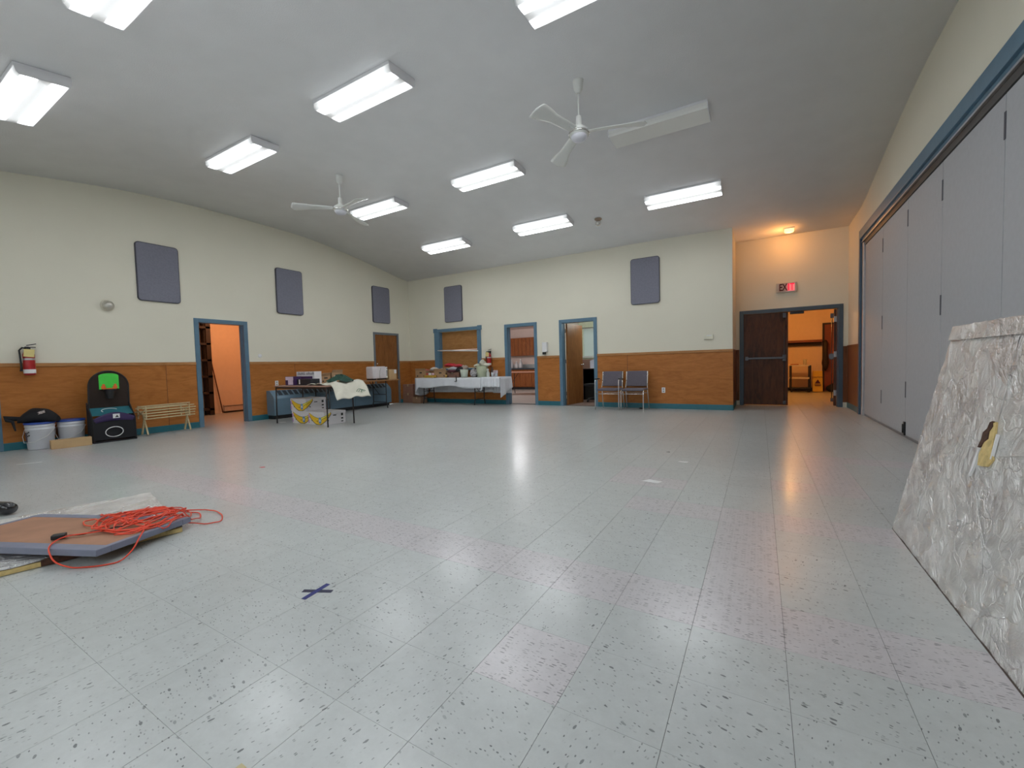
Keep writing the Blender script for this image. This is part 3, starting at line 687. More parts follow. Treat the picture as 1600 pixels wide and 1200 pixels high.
cloth('white cloth over the long goods table, hanging low at its left end', -8.46, -6.20, 8.985, 9.555, .737,
      {'f': lambda u: .25 + .03 * math.sin(u * 9) + .22 * max(0, 1 - u * 22), 'b': lambda u: .44 - .02 * u, 'l': lambda u: .46 + .06 * math.sin(u * PI), 'r': lambda u: .25}, 3, 'flb')
cloth('second white cloth over the right end of the goods table, by the kitchen doorway', -6.20, -5.62, 8.98, 9.54, .742,
      {'f': lambda u: .25 + .12 * max(0, 1 - u * 8), 'b': lambda u: .44, 'l': lambda u: .1, 'r': lambda u: .28 + .24 * (1 - u)}, 5, 'frb')

# ------------------------------------------------------------------ cartons
def carton(name, label, cat, loc, sz, rz=0, m=None, open_=False, holes=False, group=None, tape=True):
    m = m or MCARD; a, b, h = sz[0] / 2, sz[1] / 2, sz[2]
    c = thing(name, label, cat, loc, rz, group)
    if open_:
        mb = MB(); t_ = .006
        mb.box(-a, a, -b, b, 0, t_); mb.box(-a, a, -b, -b + t_, 0, h); mb.box(-a, a, b - t_, b, 0, h); mb.box(-a, -a + t_, -b, b, 0, h); mb.box(a - t_, a, -b, b, 0, h)
        obj('box_body', mb, m, c)
        f = MB(); f.box(-a + .01, a - .01, -b - .002, -b + .003, h, h + .07, 0, rot=((0, -b, h), Matrix.Rotation(math.radians(25), 3, 'X'))); obj('box_flap', f, m, c)
    else:
        obj('box_body', MB().box(-a, a, -b, b, 0, h, .003), m, c)
        if tape: obj('packing_tape', MB().box(-.025, .025, -b - .0006, b + .0006, h - .06, h + .001), MTAPE, c)
    if holes:
        for hx in (-.3, .3): obj('vent_hole', MB().box(hx * a * 2 - .02, hx * a * 2 + .02, -b - .001, -b + .001, h * .15, h * .33), MBLK, c)
        obj('hand_hole', MB().box(-.045, .045, -b - .001, -b + .001, h * .62, h * .80), MBLK, c)
    return c
MTAPE = mat('packing_tape', (.50, .36, .20), .3)

# banana boxes
MBOXW = mat('banana_box_white', (.72, .70, .72), .6, var=.02)
MYEL = mat('banana_yellow', (.85, .55, .03), .5, var=.08); MYEL2 = mat('banana_yellow_light', (.85, .74, .10), .5); MDLINE = mat('print_black', (.02, .02, .02), .6); MSTK = mat('blue_sticker', (.10, .28, .55), .5); MPURP = mat('print_purple', (.55, .32, .60), .6)
def banana_box(label, loc, a, b, h, partial=False):
    """x from 0 to a (front face toward -y), y from 0 to b (side face toward +x); print wraps round the corner"""
    c = thing('banana_box', label, 'box', loc, 0, 'banana boxes under the table')
    obj('box_body', MB().box(0, a, 0, b, 0, h - .05, .003), MBOXW, c)
    obj('box_lid', MB().box(-.006, a + .006, -.006, b + .006, h - .052, h, .003), MBOXW, c)
    tot = a + .16
    def pt(s_, z, o_):
        # unroll position s_ along front then round the corner onto the side
        return (s_, -.0065 - o_, z) if s_ <= a else (a + .0065 + o_, s_ - a, z)
    def strip(top, bot, s0, s1, m, o_, n=26, nm='banana_print'):
        mb = MB(); vs = []
        ss = [s0 + (s1 - s0) * i / n for i in range(n + 1)]
        if s0 < a < s1: ss = sorted(ss + [a])
        for s_ in ss: 
            u = (s_ - s0) / (s1 - s0); vs.append((mb.bm.verts.new(pt(s_, top(u), o_)), mb.bm.verts.new(pt(s_, bot(u), o_))))
        for p, q in zip(vs, vs[1:]): mb.bm.faces.new((p[0], q[0], q[1], p[1]))
        obj(nm, mb, m, c)
    s0, s1 = .05 * tot, .98 * tot
    lo = lambda u: h * (.92 - .90 * math.sin(PI * min(1, u * .93 + .05)) ** .8)
    hi = lambda u: h * (.95 - .42 * math.sin(PI * min(1, u * .93 + .05)) ** 1.2)
    strip(lambda u: hi(u) + .006, lambda u: max(.006, lo(u) - .006), s0, s1, MDLINE, .0003, nm='banana_outline')
    strip(hi, lambda u: max(.012, lo(u) + .004), s0 + .008, s1 - .008, MYEL, .0008)
    strip(lambda u: h * (.50 + .40 * u), lambda u: h * (.36 + .42 * u), s0 + .55 * tot, s1 - .03, MYEL2, .0012, nm='second_banana_print')
    strip(lambda u: h * (.37 + .43 * u), lambda u: h * (.34 + .43 * u), s0 + .55 * tot, s1 - .03, MDLINE, .0015, nm='print_line')
    for ss_, zz in ((.17, .34), (.42, .30), (.86, .34)): strip(lambda u: h * zz + .012, lambda u: h * zz - .012, ss_ * tot, ss_ * tot + .02, MDLINE, .0016, 2, 'print_spot')
    strip(lambda u: h * .36 + h * .24 * math.sqrt(max(0, 1 - (2 * u - 1) ** 2)), lambda u: h * .36 - h * .24 * math.sqrt(max(0, 1 - (2 * u - 1) ** 2)), .50 * tot, .50 * tot + .085, MSTK, .0018, 14, 'blue_sticker')
    strip(lambda u: h * .36 + h * .10 * math.sqrt(max(0, 1 - (2 * u - 1) ** 2)), lambda u: h * .36 - h * .10 * math.sqrt(max(0, 1 - (2 * u - 1) ** 2)), .50 * tot + .02, .50 * tot + .06, MBOXW, .0022, 10, 'sticker_emblem')
    mb = MB()
    yk = b * .78
    for z0, z1 in ((.60, .80), (.34, .46), (.12, .20)): mb.box(a + .0065, a + .0075, yk, yk + .045, h * z0, h * z1)
    mb.box(a + .0065, a + .0075, b * .40, b * .40 + .07, h * .66, h * .72); obj('hand_hole', mb, MDLINE, c)
    mb = MB(); mb.box(-.0072, -.0066 + .0, 0, 0.001, 0, 0.001); mb.box(.004, .05, -.0075, -.0065, h * .52, h * .80).box(.004, .04, -.0075, -.0065, h * .12, h * .40); obj('purple_print', mb, MPURP, c)
banana_box('white banana box, lower right of the three', (-7.475, 4.99, 0), .47, .47, .245)
banana_box('white banana box, lower left of the three', (-8.00, 5.0, 0), .505, .42, .245)
banana_box('white banana box stacked on top of the other', (-8.01, 4.985, .246), .48, .43, .245)

# things on table 1
bx = thing('carton', 'white carton with printed writing at the left of the short table', 'box', (-8.16, 5.14, .751))
obj('box_body', MB().box(-.02, .56, .10, .26, 0, .26, .003), MBOXW, bx)
rdp = random.Random(3); pm_ = MB()
for k in range(26):
    xx = .03 + k * .019 + (.03 if k > 12 else 0); hh = rdp.choice((.03, .045, .06)); pm_.box(xx, xx + .008, .098, .0995, .195, .195 + hh)
    if k % 2: pm_.box(xx - .006, xx + .012, .098, .0995, .20 + rdp.uniform(0, .03), .208 + rdp.uniform(.002, .03))
obj('printed_marks', pm_, mat('grey_print', (.16, .16, .18), .6), bx)
obj('purple_band', MB().box(-.021, .50, .098, .261, .07, .165), mat('purple_print_dark', (.055, .02, .11), .5), bx)
b2 = thing('carton', 'small dark purple carton with a white label in front of the white one', 'box', (-8.10, 4.95, .751))
obj('box_body', MB().box(0, .30, 0, .14, 0, .17, .003), mat('dark_purple_card', (.045, .018, .085), .5), b2)
obj('white_label', MB().box(.01, .26, -.002, 0, .10, .165).box(.09, .25, -.002, 0, .01, .10), mat('lilac_label', (.70, .58, .70), .6), b2)
b3 = thing('black_tray', 'low black box beside the purple carton', 'box', (-7.77, 4.98, .751))
obj('box_body', MB().box(0, .42, 0, .20, 0, .12, .006), mat('black_card', (.014, .015, .022), .5), b3); obj('white_mark', MB().box(.06, .10, -.002, 0, .02, .11), MPAPER, b3)
b4 = thing('black_pouch', 'flat black bundle at the table corner left of the cartons', 'pouch', (-8.24, 5.06, .751))
obj('pouch_body', MB().box(0, .14, 0, .22, 0, .05, .02), MBLKF, b4)

# draped canvas and green net
cv = MB()
def cvf(u, v):
    # u along x from table toward and past the right end, v depth
    x = -7.35 + u * 1.05; y = 4.90 + v * .72
    over = max(0, x + 6.69)
    z = .757 + .055 * math.sin(PI * min(1, u * 1.2)) * (.3 + .9 * v) - (over ** 1.15) * .70 + .01 * math.sin(u * 21 + v * 9)
    if over > 0: x = -6.69 + over * .62
    fr = max(0, .28 - v) * max(0, u - .35)
    return (x + .10 * v * (u > .6) * (u - .6), y - .0 + .16 * u * (1 - v) * 0 + .03 * math.sin(u * 11), z + .012 * math.sin(v * 17 + u * 5) - fr * .15)
cv.grid(cvf, 40, 26); o = obj('canvas_sheet', cv, MCREAMC); solid(o, .006); tag(o, 'cream canvas sheet draped over the right end of the short table', 'cloth')
lg = MB()
for k in range(3): lg.tube([(-6.50 + .012 * math.cos(2 * PI * i / 20), 5.40 + k * .045 + .05 * math.cos(2 * PI * i / 20), .615 - k * .012 + .05 * math.sin(2 * PI * i / 20)) for i in range(20)], .004, 5, closed=True)
obj('printed_emblem', lg, mat('green_print', (.03, .16, .09), .7), o)
gn = MB()
def gnf(u, v):
    a = u * 2 * PI; r = .25 * v * (1 + .12 * math.sin(3 * a + 1) + .06 * math.sin(7 * a))
    return (-6.93 + r * math.cos(a), 5.33 + r * math.sin(a) * .95, .82 + .11 * (1 - v * v) ** 1.5 + .018 * math.sin(5 * a + v * 6))
gn.grid(gnf, 40, 12); o = obj('green_net', gn, MGREEN); tag(o, 'dark green mesh bundle heaped on the cream canvas', 'net')
# open cartons with cut tops on table 2
for k, (y, s_, lb) in enumerate(((5.88, .24, 'leftmost of three opened brown cartons on the heater table'), (6.14, .24, 'middle opened brown carton on the heater table'), (6.44, .30, 'rightmost opened brown carton on the heater table, tall flap up'))):
    c = carton('open_carton', lb, 'box', (-8.64, y, .746), (s_, .30, .15 if k < 2 else .22), PI / 2, MCARD, True, True, 'opened cartons')
jr = thing('candle_jar', 'tiny white jar in front of the opened cartons', 'jar', (-8.36, 6.28, .746)); obj('jar_body', MB().lathe([(.03, 0), (.035, .02), (.033, .10), (.02, .12), (.018, .15), (.001, .15)]), MWHT, jr)
ht2 = thing('air_purifier', 'white plastic appliance standing on the heater table', 'appliance', (-8.60, 7.72, .746), PI / 2)
obj('appliance_body', MB().box(-.24, .20, -.13, .13, .03, .345, .03), mat('appliance_white', (.72, .68, .70), .35), ht2)
obj('vent_end', MB().box(.20, .255, -.125, .125, .04, .33, .012), MWHT, ht2)
obj('vent_grille', MB().box(.215, .24, -.1285, -.124, .09, .25).box(.22, .24, -.129, -.124, .27, .31), mat('vent_dark', (.16, .15, .16), .5), ht2)
obj('foot', MB().box(-.22, -.14, -.13, .13, 0, .035, .005), MBLK, ht2); obj('foot', MB().box(.12, .20, -.13, .13, 0, .035, .005), MBLK, ht2)
obj('power_cord', MB().tube([(.02, -.135, .31), (-.02, -.14, .22), (-.03, -.14, .10), (-.02, -.14, .02)], .004, 6), mat('cord_grey', (.25, .27, .22), .5), ht2)
c = carton('carton', 'plain tan carton with a white label at the right of the heater table', 'box', (-8.58, 8.13, .746), (.26, .26, .26), PI / 2, MCARD2, False)
obj('shipping_label', MB().box(.05, .13, -.1325, -.1305, .15, .25), MPAPER, c)

# ------------------------------------------------------------------ goods on the clothed table
ZT = .743
c = carton('carton', 'brown produce carton with red cloth on top, leftmost on the white cloth', 'box', (-8.36, 9.28, ZT), (.40, .34, .20), 0, MCARD, True, True)
rc = MB(); rc.grid(lambda u, v: (-8.36 + (u - .5) * .38, 9.28 + (v - .5) * .32, ZT + .19 + .05 * math.sin(PI * u) * math.sin(PI * v) + .01 * math.sin(u * 20) * math.sin(v * 16)), 14, 12)
o = obj('folded_cloth', rc, mat('dull_red_cloth', (.42, .12, .10), .9)); solid(o, .01); tag(o, 'dull red cloth folded in the leftmost carton', 'cloth')
def tub(name, label, cat, loc, r0, r1, h, m, rim=True, n=24, group=None):
    t = thing(name, label, cat, loc, 0, group)
    obj('tub_body', MB().lathe([(.001, .004), (r0, 0), (r1, h), (r1 - .005, h), (r0 - .004, .008), (.001, .009)], n=n, caps=False), m, t)
    if rim: obj('rim', MB().lathe([(r1 - .002, h - .012), (r1 + .007, h - .010), (r1 + .007, h + .002), (r1 - .004, h + .003)], n=n, caps=False), m, t)
    return t
bk = tub('wicker_basket', 'brown basket with a pale rim behind the yellow tray', 'basket', (-8.02, 9.32, ZT), .12, .15, .19, mat('wicker', (.26, .13, .06), .8, var=.3, scale=60, bump=.5))
def lump(name, label, cat, loc, rx, ry, rz_, m, seed, amp=.16, group=None, nu=22, nv=14):
    rd = random.Random(seed); ph = [rd.uniform(0, 6) for _ in range(6)]
    mb = MB(); rings = []
    for j in range(1, nv):
        th_ = PI * j / nv; pts = []
        for i in range(nu):
            a = 2 * PI * i / nu
            k = 1 + amp * (math.sin(2 * a + ph[0] + 2 * th_) * .5 + math.sin(3 * a + ph[1]) * .35 * math.sin(th_ * 2 + ph[2]) + .3 * math.sin(5 * a + ph[3] + 4 * th_))
            z = math.cos(th_) * rz_ * k
            pts.append((loc[0] + rx * k * math.sin(th_) * math.cos(a), loc[1] + ry * k * math.sin(th_) * math.sin(a), loc[2] + max(0, z + rz_ * .82)))
        rings.append(mb.ring(pts))
    mb.skin(rings); o = obj(name, mb, m); return tag(o, label, cat, group)
lump('sun_bonnet', 'pale cloth cap heaped on the brown basket', 'cap', (-8.02, 9.30, ZT + .19), .13, .12, .055, mat('pale_cloth', (.62, .58, .54), .9), 3)
tray = thing('yellow_tray', 'shallow yellow tray with small packets at the table front', 'tray', (-7.98, 9.09, ZT)); obj('tray_body', MB().box(-.18, .18, -.07, .07, 0, .07, .01), mat('mustard', (.48, .30, .04), .5), tray)
for k, (dx_, cl, nm) in enumerate(((-.11, (.50, .10, .08), 'red'), (-.02, (.65, .62, .60), 'white'), (.08, (.62, .45, .50), 'pink'))):
    p = thing('packet', 'small %s packet in the yellow tray' % nm, 'packet', (-7.98 + dx_, 9.09, ZT + .071), k * .6); obj('packet_body', MB().box(-.035, .035, -.03, .03, 0, .06, .008), mat('packet_' + nm, cl, .5), p)
carton('carton', 'brown carton with hand holes under the soft toys', 'box', (-7.66, 9.30, ZT), (.46, .34, .18), 0, MCARD, True, True)
def toy(label, loc, col, seed):
    t = thing('soft_toy', label, 'toy', loc, seed)
    mm = mat('plush', col, .95, var=.2, scale=50, bump=.5)
    obj('toy_body', MB().lathe([(.001, 0), (.05, .01), (.065, .05), (.05, .10), (.02, .12), (.001, .122)], n=14), mm, t)
    obj('toy_head', MB().lathe([(.001, .10), (.035, .115), (.048, .15), (.035, .185), (.001, .195)], n=14), mm, t)
    for s_ in (-1, 1): obj('toy_ear', MB().lathe([(.001, -.012), (.016, 0), (.001, .012)], (s_ * .036, 0, .19), 10, axis='y'), mm, t)
    for s_ in (-1, 1): obj('toy_arm', MB().tube([(s_ * .04, -.02, .09), (s_ * .08, -.05, .05)], [.02, .014], 8), mm, t)
toy('tan soft toy sitting in the brown carton', (-7.62, 9.27, ZT + .06), (.38, .24, .14), .3)
toy('dark brown soft toy leaning in the carton corner', (-7.78, 9.30, ZT + .05), (.16, .075, .045), -.4)
lump('cloth_bundle', 'beige cloth bundle behind the red and white garments', 'cloth', (-7.38, 9.40, ZT), .17, .12, .17, mat('beige_cloth', (.45, .36, .30), .9), 5)
carton('fruit_crate', 'low brown crate under the heap of clothes', 'crate', (-7.25, 9.30, ZT), (.46, .34, .14), 0, mat('dark_card', (.20, .10, .07), .8), False, True)
for k, (dx_, dy, dz, rx, rz_, cl, lb) in enumerate(((-.16, 0, .29, .16, .055, (.50, .03, .04), 'bright red garment lying on top of the heap, left'), (.12, .02, .27, .15, .05, (.52, .05, .06), 'bright red garment lying on top of the heap, right'),
        (0, -.03, .19, .17, .055, (.55, .55, .58), 'white garment in the middle of the heap'), (.22, -.05, .16, .13, .065, (.03, .03, .035), 'black garment sagging at the right of the heap'),
        (-.02, -.06, .13, .19, .045, (.10, .03, .04), 'dark maroon garment low in the heap'), (.30, .04, .19, .09, .07, (.44, .36, .31), 'beige garment behind the black one'))):
    lump('garment', lb, 'garment', (-7.25 + dx_, 9.27 + dy, ZT + dz), rx, .12, rz_, mat('garment_%d' % k, cl, .9, bump=.3, bscale=25), 10 + k, .22, 'heaped garments')
tn = tub('small_jar', 'small amber jar at the front of the heap', 'jar', (-7.40, 9.06, ZT), .03, .03, .08, mat('amber', (.55, .32, .08), .4), False)
tub('pale_pail', 'small pale green pail in front of the black garment', 'pail', (-6.84, 9.14, ZT), .09, .112, .21, mat('pale_mint', (.60, .66, .55), .45))
rt = thing('round_tin', 'round patterned grey tin lid leaning beside the pail', 'tin', (-6.60, 9.20, ZT)); rt.rotation_euler = (math.radians(-12), 0, 0)
obj('tin_lid', MB().lathe([(.001, -.01), (.108, -.01), (.115, 0), (.115, .03), (.001, .03)], (0, 0, .117), 24, axis='y'), mat('patterned_grey', (.36, .34, .35), .6, var=.7, scale=22), rt)
lump('black_bag', 'black soft bag behind the patterned tin lid', 'bag', (-6.62, 9.38, ZT), .15, .10, .13, MBLKF, 31)
wb = tub('wastebasket', 'large pale green wastebasket stuffed with cream cloths', 'basket', (-6.30, 9.20, ZT), .125, .160, .30, mat('pale_sage', (.50, .54, .38), .45))
for k, (dx_, dz, lb) in enumerate(((-.13, .27, 'cream cloth flopping over the left rim of the wastebasket'), (.02, .30, 'cream cloth peaked in the middle of the wastebasket'), (.14, .28, 'cream cloth hanging at the right rim of the wastebasket'))):
    lump('rag', lb, 'cloth', (-6.30 + dx_, 9.20, ZT + dz), .10 if k != 1 else .08, .09, .045 if k != 1 else .085, MCREAMC, 40 + k, .2, 'rags in the wastebasket')
br = thing('brown_bottle', 'dark brown bottle right of the wastebasket', 'bottle', (-6.09, 9.36, ZT)); obj('bottle_body', MB().lathe([(.045, 0), (.05, .02), (.05, .16), (.02, .21), (.018, .25), (.001, .25)]), mat('brown_glass', (.06, .025, .015), .15), br)
sp_ = thing('spray_bottle', 'white spray bottle near the right end of the table', 'bottle', (-6.05, 9.10, ZT))
obj('bottle_body', MB().lathe([(.035, 0), (.042, .01), (.042, .11), (.022, .15), (.014, .17)], n=16), mat('frosted', (.62, .66, .60), .3), sp_); obj('spray_head', MB().box(-.035, .02, -.012, .012, .17, .215, .005), MWHT, sp_)
for k, (x_, y_, lb) in enumerate(((-5.93, 9.12, 'small clear glass with patterned side near the table end'), (-5.86, 9.2, 'small clear glass behind the patterned one'), (-5.79, 9.08, 'small clear glass nearest the kitchen doorway'))):
    g = thing('drinking_glass', lb, 'glass', (x_, y_, ZT), 0, 'glasses at the table end'); obj('glass_body', MB().lathe([(.028, 0), (.034, .12 - k * .02), (.031, .12 - k * .02), (.026, .006), (.001, .006)], n=16, caps=False), mat('clear_grey', (.62, .66, .68), .1, alpha=.6), g)
tg = thing('paper_bag', 'crumpled white and maroon packet standing behind the glasses', 'packet', (-5.95, 9.30, ZT)); obj('packet_body', MB().box(-.05, .06, -.03, .03, 0, .17, .012), mat('maroon_white', (.5, .42, .45), .6, var=.6, scale=20), tg)
hk = thing('clamp', 'black clamp hooked over the front edge of the white cloth', 'clamp', (-6.98, 8.985, .745)); obj('clamp_arm', MB().box(-.012, .012, -.022, -.008, -.10, .012, .002).box(-.012, .012, -.02, .03, .004, .014).box(-.06, .012, -.026, -.012, -.11, -.095), MBLK, hk)
# cartons beside the cloth table
carton('carton', 'upper reddish carton in the corner stack beside the clothed table', 'box', (-9.0, 9.40, .286), (.40, .33, .26), 0, mat('reddish_card', (.33, .17, .12), .8), False, False, 'corner cartons')
carton('carton', 'lower reddish carton of the corner stack beside the clothed table', 'box', (-9.0, 9.40, 0), (.42, .34, .285), 0, mat('reddish_card2', (.30, .16, .11), .8), False, False, 'corner cartons')
carton('carton', 'brown carton on the floor under the left end of the white cloth', 'box', (-8.60, 9.30, 0), (.30, .30, .19), .05, mat('brown_card3', (.30, .18, .11), .8), False, False, 'corner cartons')

# ------------------------------------------------------------------ chairs
def chair(label, loc, rz, arms):
    t = thing('stacking_chair', label, 'chair', loc, rz, 'waiting chairs')
    w2 = .235; r = .0105
    for s_ in (-1, 1):
        x = s_ * w2; xt = s_ * (w2 - .01)
        if arms: fp = [(s_ * .262, -.24, 0), (s_ * .262, -.235, .60), (s_ * .262, -.225, .645), (s_ * .262, -.19, .665), (s_ * .262, .0, .665), (s_ * .255, .14, .64)]
        else: fp = [(x, -.25, 0), (x, -.235, .40), (x, -.21, .435), (x, .16, .43)]
        obj('leg', MB().tube(fp, r, 8), MCHR, t)
        obj('leg', MB().tube([(s_ * .245, .26, 0), (x, .16, .42), (x, .15, .50), (x * .96, .21, .66), (xt, .24, .83)], r, 8), MCHR, t)
        obj('back_bracket', MB().box(s_ * .228 - .011, s_ * .228 + .011, .165, .235, .50, .83, .004, rot=((0, .19, .50), Matrix.Rotation(math.radians(-9), 3, 'X'))), MCHR, t)
        if arms: obj('armrest', MB().box(s_ * .262 - .022, s_ * .262 + .022, -.20, .04, .665, .69, .010), MBLK, t)
    obj('stretcher', MB().tube([(-.25, -.235, .355), (.25, -.235, .355)], .008, 8).tube([(-.24, .20, .355), (.24, .20, .355)], .008, 8), MCHR, t)
    obj('seat', MB().box(-.225, .225, -.25, .19, .415, .465, .022), MSEAT, t)
    obj('backrest', MB().box(-.215, .215, .155, .195, .50, .84, .018, rot=((0, .175, .50), Matrix.Rotation(math.radians(-9), 3, 'X'))), MSEAT, t)
chair('grey purple chrome chair with armrests beside the office doorway', (-2.885, 9.22, 0), 0, True)
chair('grey purple chrome chair without armrests, right of the other chair', (-2.345, 9.24, 0), 0, False)
ob = thing('floor_scrap', 'tiny black scrap on the floor under the right chair', 'scrap', (-2.25, 9.45, 0)); obj('scrap_body', MB().box(-.05, .05, -.03, .03, 0, .03, .01), MBLK, ob)

# ------------------------------------------------------------------ left wall things
def bucket(label, loc, rz, lidded, prt):
    b_ = thing('bucket', label, 'bucket', loc, rz, 'white buckets')
    obj('bucket_body', MB().lathe([(.001, .004), (.128, 0), (.134, .01), (.146, .28), (.150, .285), (.150, .295), (.147, .30), (.149, .325), (.154, .33), (.154, .34), (.149, .345), (.151, .365)], n=28), mat('bucket_white', (.66, .68, .73), .35, var=.02), b_)
    obj('bucket_lid', MB().lathe([(.158, .362), (.160, .366), (.160, .385), (.150, .390), (.140, .382), (.001, .382)], n=28), mat('lid_blue', (.022, .07, .36), .35), b_)
    obj('handle', MB().tube([(-.158, 0, .29), (-.165, -.05, .19), (-.12, -.135, .11), (0, -.175, .12), (.12, -.135, .19), (.158, 0, .29)], .0035, 6), MWHT, b_)
    if prt:
        pm = MB(); pm.grid(lambda u, v: (.1475 * math.sin(-1.15 + u * .42) * (1 - (1 - v) * .045), -.1475 * math.cos(-1.15 + u * .42) * (1 - (1 - v) * .045), .10 + v * .15), 6, 4)
        obj('dark_print', pm, mat('bucket_print', (.09, .07, .10), .5, var=.6, scale=30), b_)
        q = MB()
        for a, z in ((-.62, .225), (-.50, .235), (-.60, .185), (-.48, .195)): q.lathe([(.001, 0), (.010, 0), (.010, .001), (.001, .001)], (0, 0, 0), 8)
        q.bm.clear()
        for a, z in ((-.62, .235), (-.48, .245), (-.60, .19), (-.46, .20)): q.poly([((.146 + .0015) * math.sin(a + k), -(.146 + .0015) * math.cos(a + k), z + dz) for k, dz in ((-.05, 0), (.05, 0), (.05, .02), (-.05, .02))])
        obj('print_dots', q, MDLINE, b_)
bucket('white bucket with black bag on its blue lid', (-9.02, 1.80, 0), math.radians(58), True, True)
bucket('white bucket with blue lid between the bagged bucket and the toy hoop', (-9.05, 2.13, 0), math.radians(68), True, False)
# bag
bg = thing('black_bag', 'black nylon bag with white lettering lying on the left bucket', 'bag', (-9.02, 1.80, .386), math.radians(58))
rings = []; mb = MB()
for i in range(15):
    u = i / 14; x = -.20 + .40 * u; hh = .21 * (math.sin(PI * (.08 + .84 * u)) ** .7); dd = .13 * (math.sin(PI * (.1 + .8 * u)) ** .5)
    rings.append(mb.ring([(x, dd * math.cos(a) * (1 + .06 * math.sin(4 * a + i)), max(.004, hh * .5 + hh * .5 * math.sin(a) * (1 + .08 * math.sin(3 * a + i * .8)) - .02 * abs(math.cos(a)))) for a in [2 * PI * k / 16 for k in range(16)]]))
mb.skin(rings); obj('bag_body', mb, MBLKF, bg)
obj('bag_strap', MB().tube([(-.18, -.02, .06), (-.27, -.03, .07), (-.33, -.04, .09), (-.30, -.06, .05), (-.24, -.08, .03), (-.22, -.09, -.06), (-.21, -.10, -.10)], [.03, .034, .03, .024, .018, .012, .008], 8), MBLKF, bg)
obj('white_lettering', MB().box(-.02, .12, -.132, -.122, .115, .155, .002, rot=((.05, -.12, .1), Matrix.Rotation(math.radians(-22), 3, 'Y') @ Matrix.Rotation(math.radians(-28), 3, 'X'))), mat('worn_white_print', (.45, .38, .36), .8, var=.7, scale=60), bg)
c = carton('carton', 'long low tan carton on the floor before the buckets', 'box', (-8.74, 2.045, 0), (.42, .12, .125), math.radians(84), MCARD2, False, tape=False)
# basketball toy (local: wall plane y=.., room toward -y); rotated so room is +x
hp = thing('toy_basketball_hoop', 'black pop up toy hoop with bright green backboard by the left wall', 'toy hoop', (-8.93, 2.545, 0), PI / 2)
arch = [(.24 * math.cos(a) + .02, .03, .865 + .24 * math.sin(a)) for a in [PI * k / 20 for k in range(21)]]
obj('arch_frame', MB().tube([(.255, .03, 0), (.255, .03, .45)] + arch + [(-.235, .03, .45), (-.25, .03, 0)], .011, 8), MBLK, hp)
bm_ = MB(); pts = [(.25, .44)] + [(.235 * math.cos(a) + .02, .865 + .235 * math.sin(a)) for a in [PI * k / 20 for k in range(21)]] + [(-.23, .44)]
bm_.prism(pts, .028, .034, 'y'); obj('mesh_net', bm_, mat('brown_black_net', (.03, .020, .016), .9, alpha=.86), hp)
bb = MB(); pts = [(-.10, .82), (.14, .82), (.14, 1.03)] + [(.12 * math.cos(a) + .02, 1.03 + .04 * math.sin(a)) for a in [PI * k / 10 for k in range(1, 10)]] + [(-.10, 1.03)]
bb.prism(pts, .012, .022, 'y'); obj('backboard', bb, mat('vivid_green', (.07, .68, .07), .45), hp)
og = MB()
for s_ in (-.05, .09): og.box(s_ - .013, s_ + .017, .007, .011, .825, .90, .004).box(s_ - .028, s_ + .028, .006, .010, .835, .87, .004)
og.box(-.07, .11, .007, .011, .82, .834); obj('orange_print', og, mat('orange_print', (.85, .17, .03), .5), hp)
obj('hoop_rim', MB().tube([(.075 * math.cos(a), -.075 + .075 * math.sin(a), .815) for a in [2 * PI * k / 24 for k in range(24)]], .006, 6, closed=True), MBLK, hp)
obj('hoop_net', MB().lathe([(.074, 0), (.06, -.06), (.045, -.13), (.04, -.14)], (0, -.075, .81), 16, caps=False), MBLK, hp)
for s_ in (-1, 1): obj('side_panel', MB().prism([(.04, 0), (-.20, 0), (-.195, .36), (-.10, .47), (.02, .60), (.04, .62)], s_ * .245, s_ * .258, 'x'), MBLKF, hp)
obj('teal_ramp', MB().poly([(-.245, .02, .53), (.245, .02, .53), (.245, -.14, .42), (-.245, -.14, .42)]).poly([(-.245, .02, .525), (.245, .02, .525), (.245, -.14, .415), (-.245, -.14, .415)]), mat('teal_nylon', (.02, .15, .19), .6), hp)
pa = MB(); n_ = 20
def paf(u, v):
    x = (u - .5) * .50; top = .37 + .09 * math.sin(PI * u); bot = .30 + .03 * math.sin(PI * u); return (x, -.185 - .012 * math.sin(PI * u) + (.05 if v > .9 else 0) * 0, bot + (top - bot) * v)
pa.grid(paf, 20, 3); o = obj('purple_apron', pa, mat('purple_nylon', (.035, .018, .085), .6), hp); solid(o, .006)
obj('front_panel', MB().box(-.246, .246, -.19, -.18, .04, .33, .003), MBLKF, hp)
obj('base_floor', MB().box(-.255, .255, -.205, .04, 0, .02), MBLKF, hp)
obj('white_logo_patch', MB().box(-.022, .060, -.205, -.201, .365, .432), MPAPER, hp)
obj('logo_mark', MB().prism([(0, .378), (.050, .378), (.035, .398), (.026, .418), (.018, .398)], -.208, -.205, 'y'), MDLINE, hp)
obj('white_ring', MB().tube([(-.015 + .105 * math.cos(a), -.205 - .012 * math.sin(a), .155 + .078 * math.sin(a)) for a in [2 * PI * k / 28 for k in range(28)]], .006, 6, closed=True), MWHT, hp)
obj('white_arc', MB().tube([(-.02 + .10 * math.cos(a), -.09 + .05 * math.sin(a), .485 + .03 * math.sin(a)) for a in [PI * (.15 + 1.0 * k / 14) for k in range(15)]], .005, 6), MWHT, hp)

